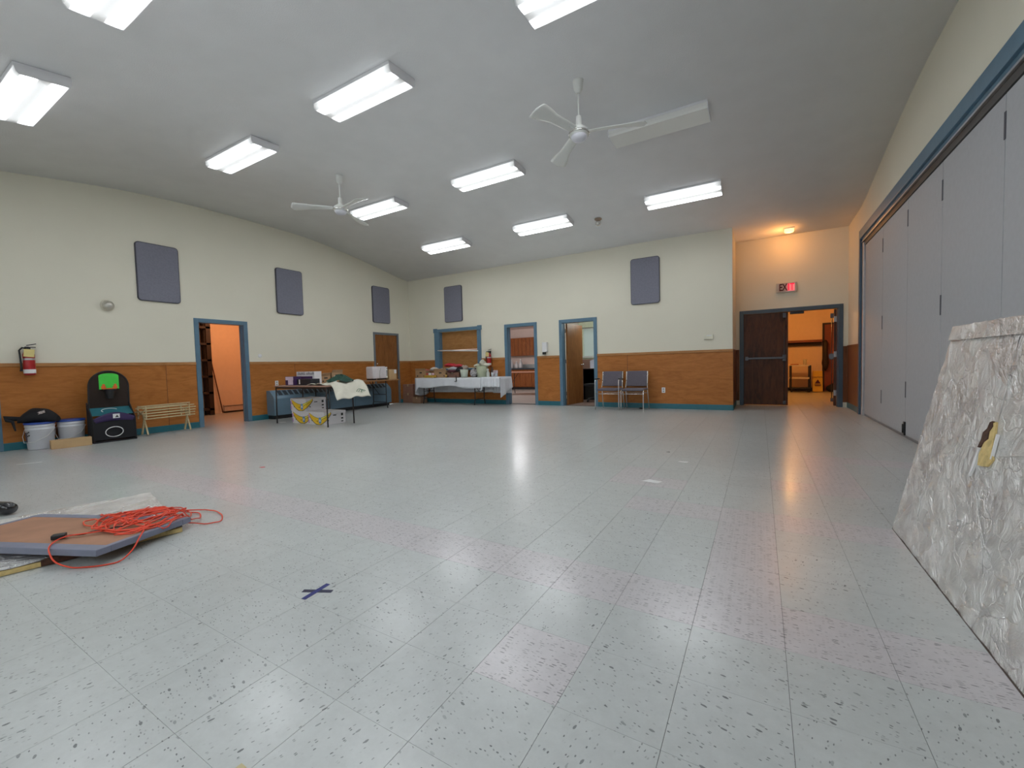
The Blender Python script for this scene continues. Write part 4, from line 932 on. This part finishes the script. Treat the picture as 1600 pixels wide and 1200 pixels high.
# wooden drying rack
rk = thing('drying_rack', 'low folding rack of pale wooden rods by the store doorway', 'rack', (-8.98, 3.30, 0), PI / 2)
for k, (yy, z) in enumerate(((-.165, .29), (-.155, .335), (-.165, .38), (-.16, .425), (-.15, .465), (.02, .495), (.15, .46), (.165, .40))):
    obj('rod', MB().cyl((-.37 - .004 * (k % 3), yy, z), (.37 + .006 * (k % 4), yy, z + .012), .0105, 8), MTAN, rk)
for x in (-.32, .30):
    obj('leg', MB().box(x - .012, x + .012, -.012, .012, 0, .40, 0, rot=((x, -.0, .2), Matrix.Rotation(math.radians(25), 3, 'X'))), MTAN, rk)
    obj('leg', MB().box(x + .012, x + .034, -.012, .012, 0, .40, 0, rot=((x, -.0, .2), Matrix.Rotation(math.radians(-25), 3, 'X'))), MTAN, rk)
    for q in (-1, 1):
        obj('rack_arm', MB().box(x - .02, x - .005, q * .16 - .012, q * .16 + .012, .28, .50, .002), MTAN, rk)
        obj('rack_slat', MB().box(x - .03, x - .022, -.17, .17, .37, .39, 0, rot=((x, 0, .38), Matrix.Rotation(math.radians(q * 20), 3, 'X'))), MTAN, rk)

# ------------------------------------------------------------------ foil board leaning at right
def foil(name, scale):
    m, nt, b = new_mat(name); L = nt.links.new
    tcn = N(nt, 'ShaderNodeTexCoord')
    n1 = N(nt, 'ShaderNodeTexNoise', Scale=3.0, Detail=8.0, Roughness=.7, Distortion=1.2); L(tcn.outputs['Object'], n1.inputs['Vector'])
    r = ramp(nt, [(.30, (.66, .64, .64)), (.5, (.82, .82, .81)), (.72, (.93, .93, .91))]); L(n1.outputs[0], r.inputs[0]); L(r.outputs[0], b.inputs['Base Color'])
    b.inputs['Metallic'].default_value = .8
    n2 = N(nt, 'ShaderNodeTexNoise', Scale=2.2, Detail=2.0); L(tcn.outputs['Object'], n2.inputs['Vector'])
    mr = N(nt, 'ShaderNodeMapRange'); mr.inputs['To Min'].default_value = .12; mr.inputs['To Max'].default_value = .42; L(n2.outputs[0], mr.inputs[0]); L(mr.outputs[0], b.inputs['Roughness'])
    # creases
    v = N(nt, 'ShaderNodeTexVoronoi', Scale=scale, feature='DISTANCE_TO_EDGE')
    dn = N(nt, 'ShaderNodeTexNoise', Scale=4.0, Detail=4.0); L(tcn.outputs['Object'], dn.inputs['Vector'])
    ad = N(nt, 'ShaderNodeVectorMath', operation='MULTIPLY_ADD'); ad.inputs[1].default_value = (.35, .35, .35); L(dn.outputs['Color'], ad.inputs[0]); L(tcn.outputs['Object'], ad.inputs[2]); L(ad.outputs[0], v.inputs['Vector'])
    rr = ramp(nt, [(0, 0), (.03, 1)]); L(v.outputs['Distance'], rr.inputs[0])
    n3 = N(nt, 'ShaderNodeTexNoise', Scale=9.0, Detail=7.0, Roughness=.62, Distortion=2.2); L(tcn.outputs['Object'], n3.inputs['Vector'])
    mx = N(nt, 'ShaderNodeMix', data_type='FLOAT'); mx.inputs[0].default_value = .86; L(rr.outputs[0], mx.inputs[2]); L(n3.outputs[0], mx.inputs[3])
    bp = N(nt, 'ShaderNodeBump', Strength=1.0, Distance=.03); L(mx.outputs[0], bp.inputs['Height']); L(bp.outputs[0], b.inputs['Normal'])
    return m
MFOIL = foil('crinkled_foil', 7.0); MFOAM = mat('yellow_foam', (.62, .47, .20), .85, var=.2, scale=25, bump=.6, bscale=60); MBRN = mat('charred_paper', (.07, .03, .018), .9, var=.4, scale=30, bump=.5)
MEDGE = mat('board_edge', (.20, .17, .13), .8)
def crinkle(u, v, s=1.0, sd=0):
    a = math.sin(u * 23 + 3 * math.sin(v * 7 + sd)) * math.sin(v * 31 + 2 * math.sin(u * 9)); b_ = math.sin(u * 61 + v * 40 + 2 * math.sin(v * 17)); return (.0022 * a + .0012 * b_) * s
BL = 2.44
fb = thing('foil_insulation_board', 'foil faced insulation board leaning on its long edge at the right', 'board', (.68, 3.275, 0))
# local frame: s along -y (length), t up the slope, n toward the room (-x)
tt = Vector((.25, 0, 1.18)).normalized(); nn = Vector((-1.18, 0, .25)).normalized()
def bpnt(s_, t_, o_=0): return Vector((0, -s_, 0)) + tt * t_ + nn * o_
rd = random.Random(4); eb = [rd.uniform(-.006, .006) for _ in range(200)]
def ff(u, v):
    s_ = u * BL; t_ = v * 1.205
    if v > .999: t_ += eb[int(u * 150)] * .8
    if u < .001: s_ += eb[int(v * 80) + 20] * .9
    if u < .04 and v > .97: t_ -= .02 * (1 - u / .04)
    return bpnt(s_, t_, .001 + crinkle(u * 2, v, 1.0 + .4 * (v > .9)))
mb = MB(); mb.grid(ff, 150, 78); obj('foil_face', mb, MFOIL, fb)
mb = MB(); P = [bpnt(s_, t_, o_) for o_ in (-.008, -.028) for (s_, t_) in ((0.004, .002), (BL - .004, .002), (BL - .004, 1.20), (0.004, 1.20))]
V = [mb.bm.verts.new(p) for p in P]
for q in ((0, 1, 2, 3), (7, 6, 5, 4), (0, 4, 5, 1), (1, 5, 6, 2), (2, 6, 7, 3), (3, 7, 4, 0)): mb.bm.faces.new([V[i] for i in q])
obj('foam_core', mb, MEDGE, fb)
obj('bottom_shadow_edge', MB().box(-.0035, .012, -BL + .004, -.004, .0, .003), mat('shadowed_board_edge', (.07, .05, .04), .8), fb)  # thin brown board edge, darkened to paint in the shadow line at the floor
obj('foil_tape', MB().grid(lambda u, v: bpnt(u * BL, 1.125 + v * .078, .0105 + crinkle(u * 2, v * .08 + .9, 1.0, 2) + .001 * math.sin(u * 90)), 120, 6), foil('foil_tape', 14.0), fb)
def rip(pts, m, name, o_):
    mb = MB(); c_ = [bpnt(3.275 - p[0], p[1], o_) for p in pts]
    b0 = [bpnt(3.275 - p[0], p[1], .002) for p in pts]
    A = [mb.bm.verts.new(p) for p in c_]; B2 = [mb.bm.verts.new(p) for p in b0]; mb.bm.faces.new(A)
    for i in range(len(A)): mb.bm.faces.new((A[i], A[(i + 1) % len(A)], B2[(i + 1) % len(A)], B2[i]))
    obj(name, mb, m, fb)
K = 1.2062 / 1.18
rip([(y, z * K) for y, z in ((2.475, .745), (2.455, .70), (2.44, .64), (2.405, .60), (2.43, .568), (2.47, .560), (2.51, .556), (2.53, .60), (2.52, .65), (2.53, .69), (2.505, .735))], MFOAM, 'exposed_foam', .0085)
rip([(y, z * K) for y, z in ((2.50, .745), (2.485, .725), (2.50, .70), (2.49, .672), (2.515, .655), (2.525, .635), (2.555, .625), (2.545, .66), (2.55, .69), (2.525, .71), (2.52, .738))], MBRN, 'charred_facing', .0105)
rip([(y, z * K) for y, z in ((2.545, .62), (2.535, .62), (2.53, .56), (2.545, .50), (2.552, .50), (2.55, .56))], MPAPER, 'torn_foil_edge', .011)
rip([(y, z * K) for y, z in ((2.437, .70), (2.428, .70), (2.415, .60), (2.422, .60))], MPAPER, 'torn_foil_edge', .011)
# scratches as thin raised creases
for pts in (((2.475, .75), (2.50, .90), (2.525, 1.03), (2.53, 1.10)), ((2.55, .50), (2.45, .44), (2.36, .36), (2.28, .30), (2.2, .26)), ((2.60, .62), (2.72, .60), (2.80, .63)), ((2.40, .40), (2.30, .30), (2.22, .20)), ((2.7, .40), (2.6, .36), (2.52, .28)), ((2.38, .62), (2.2, .66), (2.0, .66)), ((3.05, .30), (2.98, .24), (2.95, .16))):
    obj('foil_crease', MB().tube([bpnt(3.275 - p[0], p[1] * K, .004) for p in pts], .0018, 5), MFOIL, fb)
# what it leans on: a wooden trestle hidden behind it
ts = thing('sawhorse', 'wooden sawhorse behind the leaning foil board', 'sawhorse', (1.12, 2.1, 0), PI / 2)
obj('beam', MB().box(-.85, .85, -.045, .045, 1.03, 1.12, .003), MTAN, ts)
for s_ in (-.7, .7):
    for q in (-1, 1): obj('leg', MB().box(s_ - .03, s_ + .03, q * .02 - .02, q * .02 + .02, .02, 1.06, 0, rot=((s_, 0, 1.05), Matrix.Rotation(math.radians(q * 9), 3, 'X'))), MTAN, ts)
    obj('cross_brace', MB().box(s_ - .012, s_ + .012, -.13, .13, .33, .40), MTAN, ts)

# ------------------------------------------------------------------ pile on the floor at left
FT = .034
fa = thing('foil_insulation_board', 'foil faced insulation board lying flat under the grey framed panel', 'board', (-3.245, 1.245, 0), math.radians(-11.5))
# local: x toward -x (left) 1.22, y toward -y 2.2
def ff2(u, v): return (-1.215 * u, -2.2 * v, FT + .001 + crinkle(u, v * 2, 1.1, 1) + .004 * (abs(u - 1) < .03))
obj('foil_face', MB().grid(ff2, 70, 110), MFOIL, fa)
ed = MB(); rd = random.Random(8)
outl = [(-1.21 * k / 14, rd.uniform(-.006, .004)) for k in range(15)] + [(-1.21 + rd.uniform(-.008, .008), -2.2 * k / 24) for k in range(1, 25)] + [(-1.21 + 1.21 * k / 10, -2.2) for k in range(1, 10)] + [(rd.uniform(-.003, .003), -2.2 + 2.2 * k / 24) for k in range(0, 24)]
ed.prism(outl, .003, FT - .005); obj('foam_core', ed, MFOAM, fa)
ch = MB(); ch.prism([(.002, -.62), (.006, -.58), (.004, -.48), (.006, -.44), (-.01, -.42), (-.03, -.50), (-.02, -.60)], .004, FT + .004); obj('charred_facing', ch, MBRN, fa)
# grey framed panel with brown back, one corner hanging over the board edge
PA, PB = 1.20, .57
gp = thing('grey_framed_panel', 'brown backed panel with grey metal frame lying on the foil board', 'panel', (-3.095, .752, .046), 0)
a1 = Vector((-.924, -.383, -.006)).normalized(); a2 = Vector((-.383, .924, -.042)).normalized(); a3 = a1.cross(a2) * -1
if a3.z < 0: a3 = -a3
gp.matrix_world = Matrix(((a1.x, a2.x, a3.x, -3.063), (a1.y, a2.y, a3.y, .78), (a1.z, a2.z, a3.z, .062), (0, 0, 0, 1)))
FR = .075; HT = .036
obj('frame_rail', MB().box(0, PA, 0, FR, 0, HT, .004), MFRAMEP, gp); obj('frame_rail', MB().box(0, PA, PB - FR * .8, PB, 0, HT, .004), MFRAMEP, gp)
obj('frame_stile', MB().box(0, .035, FR, PB - FR * .8, 0, HT, .004), MFRAMEP, gp); obj('frame_stile', MB().box(PA - .035, PA, FR, PB - FR * .8, 0, HT, .004), MFRAMEP, gp)
obj('hardboard_back', MB().box(.03, PA - .03, .07, PB - .055, .006, HT - .003), MHARD, gp)

# extension cord: height follows whatever lies below
gi = gp.matrix_world.inverted()
fai = Matrix.Rotation(math.radians(11.5), 3, 'Z')
def surf(x, y):
    # height of the panel top at x, y if inside it
    l = gi @ Vector((x, y, .09)); h = 0
    if -.005 < l.x < PA and -.005 < l.y < PB:
        p = gp.matrix_world @ Vector((l.x, l.y, HT)); return p.z
    q = fai @ Vector((x + 3.245, y - 1.245, 0))
    if -1.215 < q.x < .005 and -2.2 < q.y < .005: return FT + .003
    return .0
rd = random.Random(12); pts = []
def loop(cx, cy, rx, ry, rot, n, a0, turns=1.0):
    out = []
    for k in range(int(n * turns)):
        a = a0 + 2 * PI * k / n; x, y = rx * math.cos(a), ry * math.sin(a)
        out.append((cx + x * math.cos(rot) - y * math.sin(rot), cy + x * math.sin(rot) + y * math.cos(rot)))
    return out
ctr = (-3.53, 1.17)
path = [(-3.28, 1.06)]
specs = [(.32, .20, 2.55), (.20, .13, 2.9), (.30, .22, 2.3), (.34, .14, 2.6), (.24, .20, 3.0), (.15, .11, 2.2), (.33, .18, 2.75), (.26, .10, 2.4), (.31, .21, 2.85), (.19, .17, 1.9), (.28, .15, 2.5), (.34, .21, 2.65)]
for k, (rx, ry, ro) in enumerate(specs):
    path += loop(ctr[0] + rd.uniform(-.07, .07), ctr[1] + rd.uniform(-.06, .06), rx, ry, ro, 15, rd.uniform(0, 6.28) if k else 5.6, 1.0 + rd.uniform(-.25, .35))
path += [(-3.62, 1.45), (-3.50, 1.54), (-3.38, 1.53), (-3.26, 1.485), (-3.205, 1.43), (-3.25, 1.385), (-3.32, 1.34), (-3.45, 1.30), (-3.62, 1.33), (-3.80, 1.30), (-3.93, 1.19), (-3.95, 1.09), (-3.90, 1.03), (-3.78, 1.03), (-3.66, 1.06), (-3.62, 1.02), (-3.70, .97), (-3.80, .97), (-3.79, .92), (-3.70, .90), (-3.58, .91), (-3.48, .95)]
def catmull(P, n=5):
    out = []
    for i in range(len(P) - 1):
        p0, p1, p2, p3 = P[max(i - 1, 0)], P[i], P[i + 1], P[min(i + 2, len(P) - 1)]
        for k in range(n):
            t = k / n
            out.append(tuple(.5 * (2 * p1[j] + (p2[j] - p0[j]) * t + (2 * p0[j] - 5 * p1[j] + 4 * p2[j] - p3[j]) * t * t + (3 * p1[j] - p0[j] - 3 * p2[j] + p3[j]) * t ** 3) for j in (0, 1)))
    out.append(P[-1]); return out
def cordz(Q, seed, lift=.0):
    zz = [surf(*q) for q in Q]
    sm = []
    for i in range(len(zz)):
        w_ = zz[max(0, i - 4):i + 5]; sm.append(max(zz[i], sum(w_) / len(w_)))
    out = []
    for i, q in enumerate(Q):
        d = math.hypot(q[0] - ctr[0], q[1] - ctr[1]); pile = max(0, 1 - (d / .36) ** 2) * .030 * (.5 + .5 * math.sin(i * .11 + seed)) + .006 * (.5 + .5 * math.sin(i * .9))
        out.append((q[0], q[1], sm[i] + .0055 + pile + lift))
    return out
Q = catmull(path, 4)
F3 = [(-3.40, .90, .102), (-3.45, .83, .101), (-3.483, .783, .101), (-3.47, .74, .102), (-3.42, .70, .103), (-3.35, .668, .100), (-3.295, .658, .080), (-3.25, .668, .040), (-3.19, .71, .008), (-3.12, .755, .006), (-3.065, .81, .006), (-3.04, .87, .010), (-3.06, .93, .045), (-3.12, .985, .088), (-3.20, 1.03, .094)]
XY = catmull([p[:2] for p in F3], 5); ZZ = catmull([(p[2], 0) for p in F3], 5)
front = [(p[0], p[1], q[0]) for p, q in zip(XY, ZZ)]
cd = thing('extension_cord', 'tangled orange extension cord heaped on the grey framed panel', 'cord')
obj('cable', MB().tube(front + cordz(Q, 1.0), .0040, 6), MORG, cd)
Q2 = catmull([(-3.36, .98), (-3.42, .90), (-3.46, .83), (-3.505, .765)], 6)
obj('black_lead', MB().tube(cordz(Q2, 2, .001), .0042, 6), MBLK, cd)
obj('plug', MB().box(-.022, .022, -.03, .03, 0, .026, .006), MBLK, cd, (-3.52, .745, surf(-3.52, .745) + .002)).rotation_euler = (0, 0, -.5)
# black rounded object at the left edge
bh = thing('black_cylinder_case', 'glossy black rounded case cut by the left edge of the photo', 'case', (-5.135, .70, 0), math.radians(20))
obj('case_body', MB().lathe([(.001, 0), (.032, .01), (.044, .03), (.048, .08), (.048, .50), (.038, .54), (.001, .55)], (-.26, 0, .048), 20, axis='x'), mat('gloss_black', (.012, .012, .016), .18, coat=.5), bh)
obj('case_seam', MB().lathe([(.0482, 0), (.0492, .002), (.0492, .008), (.0482, .010)], (.10, 0, .048), 20, axis='x', caps=False), mat('seam_grey', (.12, .12, .16), .3), bh)

# ------------------------------------------------------------------ floor scraps
tp = thing('tape_cross', 'blue masking tape cross stuck on the floor', 'tape', (-1.785, 1.192, 0))
MTB = mat('blue_tape', (.010, .018, .16), .5, var=.1); MTD = mat('dark_blue_tape', (.016, .018, .055), .5, var=.1)
obj('tape_strip', MB().box(-.068, .075, -.012, .012, .0003, .0008), MTD, tp).rotation_euler = (0, 0, math.radians(26))
obj('tape_strip', MB().box(-.075, .068, -.0125, .0125, .0010, .0015), MTB, tp).rotation_euler = (0, 0, math.radians(97))
def scrap(label, x, y, pts, m, rz=0):
    s_ = thing('paper_scrap', label, 'scrap', (x, y, 0), rz); mb = MB(); mb.prism(pts, .0006, .0022); obj('scrap_sheet', mb, m, s_)
scrap('small white card on the floor in the middle of the room', -.807, 3.706, [(-.08, -.03), (.06, -.045), (.09, .02), (-.03, .05)], MPAPER)
scrap('tiny white scrap beyond the white card', -.679, 4.55, [(-.05, -.02), (.045, -.03), (.05, .03), (-.03, .03)], MPAPER)
scrap('tiny pink scrap on the floor before the banana boxes', -4.639, 2.531, [(-.03, -.02), (.02, -.02), (.04, .01), (.0, .02)], mat('pink_paper', (.70, .10, .12), .6))
scrap('thin white strip on the floor before the buckets', -7.599, 1.408, [(-.05, -.09), (-.03, -.10), (.06, .09), (.03, .10)], MPAPER)
scrap('cream tape stub at the bottom edge of the photo', -1.165, .535, [(-.012, -.02), (.012, -.02), (.012, .014), (-.012, .014)], mat('cream_tape', (.55, .48, .28), .6))
scrap('dark crumb near the white card', -.90, 5.0, [(-.02, -.01), (.02, -.015), (.01, .015)], MBLK)
scrap('flat paper under the corner of the short table', -8.30, 5.0, [(-.12, -.05), (.03, -.07), (.06, .02), (-.06, .06)], MPAPER)

# ------------------------------------------------------------------ store room
wall_store = struct('wall_store', MB().box(-12.08, -11.93, 3.0, 8.2, 0, 2.6).box(-12.08, XL - .151, 2.95, 3.10, 0, 2.6).box(-12.08, XL - .151, 8.1, 8.2, 0, 2.6), MWP, label='orange lit store room walls')
struct('ceiling_store', MB().box(-12.08, XL - .151, 2.95, 8.2, 2.55, 2.6), MWP)
su = thing('storage_shelf', 'dark open shelving just inside the store room doorway', 'shelf', (-11.91, 4.51, 0))
MSH = mat('dark_shelf', (.020, .009, .007), .6)
for x_, y_ in ((.0, .66), (.22, .66), (.0, .02), (.22, .02)): obj('shelf_post', MB().box(x_, x_ + .06, y_, y_ + .10, 0, 2.35), MSH, su)
for z in (.12, .52, .92, 1.32, 1.72, 2.12): obj('shelf_board', MB().box(.0, .28, .01, .76, z, z + .05), MSH, su)
bh2 = thing('baseboard_heater', 'white baseboard heater along the store room wall', 'heater', (-11.93, 5.60, 0))
obj('heater_body', MB().box(.0, .06, 0, 1.9, .04, .20, .005), mat('cream_metal', (.62, .48, .38), .4), bh2); obj('heater_top_gap', MB().box(.0, .064, 0, 1.9, .16, .175).box(.0, .05, 0, 1.9, .0, .04), MBLK, bh2)
po = thing('wooden_pole', 'thin dark pole leaning against the store room wall', 'pole', (-11.84, 5.55, 0)); obj('pole_shaft', MB().cyl((0, 0, .01), (-.07, -.27, 1.95), .014, 8), mat('dark_pole', (.12, .035, .025), .5), po)

# ------------------------------------------------------------------ kitchen
struct('wall_kitchen', MB().box(-10.2, -10.05, YB + .151, 16.4, 0, 2.7).box(-10.2, -4.92, 16.3, 16.45, 0, 2.7).box(-4.96, -4.92, YB + .151, 16.3, 0, 2.7), MWK, label='pale kitchen walls beyond the left doorway')
struct('ceiling_kitchen', MB().box(-10.2, -4.92, YB + .151, 16.4, 2.6, 2.7), MWK)
kc = thing('upper_cabinets', 'red brown wall cabinets seen through the kitchen doorway', 'cabinet', (0, 15.95, 0))
obj('cabinet_body', MB().box(-10.0, -5.0, .02, .34, 1.43, 2.20), MKIT, kc)
for k in range(8): obj('cabinet_door', MB().box(-9.95 + k * .57, -9.95 + k * .57 + .545, 0, .02, 1.45, 2.18, .004), MKIT, kc)
for k in range(8):
    for q in (.18, .36): obj('door_groove', MB().box(-9.95 + k * .57 + q, -9.95 + k * .57 + q + .012, -.002, .001, 1.47, 2.16), MSH, kc)
lc = thing('lower_cabinets', 'red brown base cabinets under the dark kitchen counter', 'cabinet', (0, 15.70, 0))
obj('cabinet_body', MB().box(-10.0, -5.0, .02, .60, .10, .84), MKIT, lc); obj('toe_kick', MB().box(-10.0, -5.0, .06, .60, 0, .10), MBLK, lc)
for k in range(8): obj('cabinet_door', MB().box(-9.95 + k * .57, -9.95 + k * .57 + .545, 0, .02, .12, .66, .004), MKIT, lc); obj('drawer', MB().box(-9.95 + k * .57, -9.95 + k * .57 + .545, 0, .02, .68, .83, .004), MKIT, lc)
ct = obj('countertop', MB().box(-10.03, -4.98, 15.66, 16.3, .842, .90, .005), mat('dark_counter', (.025, .04, .055), .35)); tag(ct, 'dark blue kitchen counter above the base cabinets', 'counter')
bs = struct('trim_3', MB().box(-10.03, -4.97, 16.27, 16.299, .90, 1.06), mat('steel_splash', (.45, .52, .55), .35, metal=.3), label='pale backsplash strip behind the kitchen counter')
for k, (x_, s_, lb) in enumerate(((-9.3, 1.2, 'white jug on the kitchen counter, nearest the door jamb'), (-9.05, 1.0, 'white bottle on the kitchen counter, beside the jug'), (-8.85, 1.3, 'taller white and grey bottle on the kitchen counter'))):
    p = thing('jug', lb, 'jug', (x_ + .0, 15.85, .901), 0, 'jugs on the kitchen counter'); obj('jug_body', MB().lathe([(.001, 0), (.085, 0), (.09, .04), (.09, .15 * s_), (.035, .23 * s_), (.033, .27 * s_), (.001, .27 * s_)], n=16), mat('jug_plastic_%d' % k, (.55, .58, .62), .35), p); obj('cap', MB().lathe([(.001, .27 * s_), (.036, .27 * s_), (.036, .30 * s_), (.001, .30 * s_)], n=12), MWHT, p)
kt = thing('folding_table', 'pinkish folding table standing inside the kitchen doorway', 'table', (-7.02, 13.05, 0), math.radians(4))
obj('tabletop', MB().box(-.92, .92, -.38, .38, .765, .795, .004), mat('pink_laminate', (.55, .30, .22), .4), kt); folding_legs(kt, 1.84, .76, .765, inset=.25)

# ------------------------------------------------------------------ office
struct('wall_office', wall_y(12.6, 12.75, -4.92, -.6, 2.7, [(-4.78, -2.6, 1.24, 2.12)]).box(-.70, -.63, YB + .151, 12.6, 0, 2.7), mat('office_paint', (.74, .78, .62), .6), label='pale green office walls with a window')
struct('ceiling_office', MB().box(-4.92, -.62, YB + .151, 12.7, 2.6, 2.7), MC)
struct('floor_office', MB().box(-4.92, -.70, YB + .12, 12.6, -.002, .006), mat('office_carpet', (.20, .13, .11), .95, var=.15, scale=80), label='brown office carpet')
w2 = struct('window_2', label='bright office window with a sheer blind')
obj('window_frame', MB().box(-4.80, -2.58, 12.56, 12.70, 1.20, 1.25).box(-4.80, -2.58, 12.60, 12.70, 2.10, 2.14).box(-3.7, -3.66, 12.66, 12.70, 1.24, 2.12), MWHT, w2)
m, nt, b = new_mat('sheer_blind'); nt.nodes.remove(b); tl = N(nt, 'ShaderNodeBsdfTranslucent'); tl.inputs[0].default_value = (.88, .92, .90, 1)
nt.links.new(tl.outputs[0], nt.nodes['Material Output'].inputs[0])
obj('roller_blind', MB().box(-4.76, -2.63, 12.615, 12.618, 1.26, 2.10), m, w2)
obj('glass_pane', MB().box(-4.77, -2.62, 12.655, 12.66, 1.25, 2.11), mat('window_glass', (.9, .95, .95), .02, alpha=.12), w2)
struct('baseboard_office', MB().box(-4.90, -.8, 12.58, 12.599, 0, 1.16), mat('office_panelling', (.34, .20, .17), .5), label='brown panelling under the office window')
dk = thing('office_desk', 'black desk unit seen through the office doorway', 'desk', (-3.95, 11.3, 0))
obj('desk_body', MB().box(-.35, .55, 0, .04, 0, .86).box(-.35, -.31, 0, .6, 0, .86).box(.51, .55, 0, .6, 0, .86).box(-.33, .53, .0, .55, .45, .86), MBLK, dk); obj('desk_top', MB().box(-.38, .60, -.03, .63, .86, .885, .004), mat('desk_top_dark', (.05, .025, .025), .3), dk)
obj('papers', MB().box(-.15, .12, .02, .26, .886, .90), MPAPER, dk)
mo = thing('white_binder', 'white binder standing on the black office desk', 'binder', (-3.98, 11.45, .886)); obj('binder_cover', MB().prism([(-.16, 0), (.12, 0), (.03, .22), (-.06, .25), (-.16, .22)], -.02, .02, 'y'), mat('lilac_white', (.66, .66, .82), .5), mo)
oc = thing('office_chair', 'black castor base of an office chair beside the desk', 'chair', (-3.80, 10.85, 0))
obj('gas_column', MB().cyl((0, 0, .08), (0, 0, .42), .025, 10), MBLK, oc)
for k in range(5):
    a = 2 * PI * k / 5 + .3; obj('base_arm', MB().tube([(0, 0, .11), (.24 * math.cos(a), .24 * math.sin(a), .075)], [.025, .016], 8), MBLK, oc); obj('castor', MB().cyl((.24 * math.cos(a) - .02, .24 * math.sin(a), .034), (.24 * math.cos(a) + .02, .24 * math.sin(a), .034), .028, 10), MBLK, oc)
obj('seat', MB().box(-.24, .24, -.23, .23, .42, .49, .03), MBLKF, oc)

# ------------------------------------------------------------------ lobby
struct('wall_lobby', MB().box(-3.4, 3.5, 16.0, 16.15, 0, 2.75).box(3.4, 3.5, YR + .16, 16.0, 0, 2.75).box(-3.4, -3.3, 13.5, 16.0, 0, 2.75).box(-3.4, -.63, 13.46, 13.52, 0, 2.75).box(-.63, -.55, YR + .155, 13.52, 0, 2.75).box(1.80, 3.5, YR + .01, YR + .15, 0, 2.75), MWP, label='orange lit lobby walls beyond the exit doors')
struct('ceiling_lobby', MB().box(-3.4, 3.5, YR + .151, 16.1, 2.7, 2.75), MWP)
struct('baseboard_lobby', MB().box(-3.3, 1.62, 15.985, 15.999, 0, .10), MBLK, label='dark base along the lobby wall')
ls = thing('coat_shelf', 'dark wooden shelf running across the lobby wall', 'shelf', (0, 15.78, 1.44)); obj('shelf_board', MB().box(-2.6, 1.62, 0, .215, .06, .13, .003), mat('shelf_wood', (.20, .055, .022), .4), ls); obj('shelf_shadow_strip', MB().box(-2.6, 1.62, .14, .21, -.05, .06), MSH, ls)  # dark strip under the board stands in for the shadow below it
d7 = struct('door_7', label='reddish lobby door behind the open exit leaf'); obj('door_leaf', MB().box(1.69, 2.55, 15.965, 15.999, .01, 2.02), mat('reddish_door', (.22, .055, .022), .4), d7)
obj('door_jamb', MB().box(1.64, 1.69, 15.95, 15.999, 0, 2.07), MSH, d7); obj('door_header', MB().box(1.69, 2.60, 15.95, 15.999, 2.02, 2.07), MSH, d7)
ca = thing('utility_cart', 'two tier white and black cart against the lobby wall', 'cart', (1.04, 15.45, 0))
for x_ in (-.24, .24):
    for y_ in (-.18, .18): obj('cart_post', MB().box(x_ - .022, x_ + .022, y_ - .022, y_ + .022, .09, .80), MBLK, ca)
for z in (.09, .40, .78): obj('cart_shelf', MB().box(-.26, .26, -.2, .2, z, z + .04, .006), mat('cart_white', (.60, .55, .48), .5) if z > .1 else MBLK, ca)
for x_ in (-.22, .22):
    for y_ in (-.16, .16): obj('castor', MB().cyl((x_ - .015, y_, .045), (x_ + .015, y_, .045), .042, 10), MBLK, ca)
gl = thing('tumbler', 'clear cups standing on the lobby cart', 'cup', (1.16, 15.42, .821)); obj('cup_body', MB().lathe([(.04, 0), (.05, .16), (.045, .16), (.036, .01), (.001, .01)], n=12, caps=False), mat('cup_clear', (.75, .72, .62), .2, alpha=.6), gl)
bo_ = thing('flat_book', 'thin red book lying on the lobby cart', 'book', (.90, 15.42, .821)); obj('book_cover', MB().box(-.10, .10, -.07, .07, 0, .025, .003), mat('book_red', (.35, .08, .04), .5), bo_)
wf = thing('wet_floor_sign', 'yellow caution floor sign beside the lobby cart', 'sign', (1.47, 15.45, 0)); MYS = mat('caution_yellow', (.62, .40, .03), .5)
for q in (-1, 1): 
    pn = obj('sign_panel', MB().box(-.12, .12, -.006, .006, .01, .63, .004, rot=((0, 0, .63), Matrix.Rotation(math.radians(q * 10), 3, 'X'))), MYS, wf)
text('sign_text', 'CAUTION', .055, DR, (0, -.062, .44), (PI / 2 - math.radians(10), 0, 0), wf, bold=.001)
obj('sign_bars', MB().box(-.08, .08, -.098, -.094, .215, .23).box(-.07, .07, -.103, -.099, .185, .20), DR, wf)
obj('warning_symbol', MB().prism([(-.07, .26), (.07, .26), (0, .38)], -.094, -.090, 'y'), DR, wf)
bg2 = lump('dark_bag', 'black bag on the floor before the reddish lobby door', 'bag', (1.88, 15.62, 0), .16, .13, .13, MBLKF, 77)
bg3 = thing('hanging_coat', 'small dark coat hanging beside the reddish lobby door', 'coat', (1.70, 15.85, .60)); obj('coat_body', MB().lathe([(.03, .95), (.07, .85), (.05, .6), (.09, .25), (.06, .1), (.02, .02)], n=12), MSH, bg3)
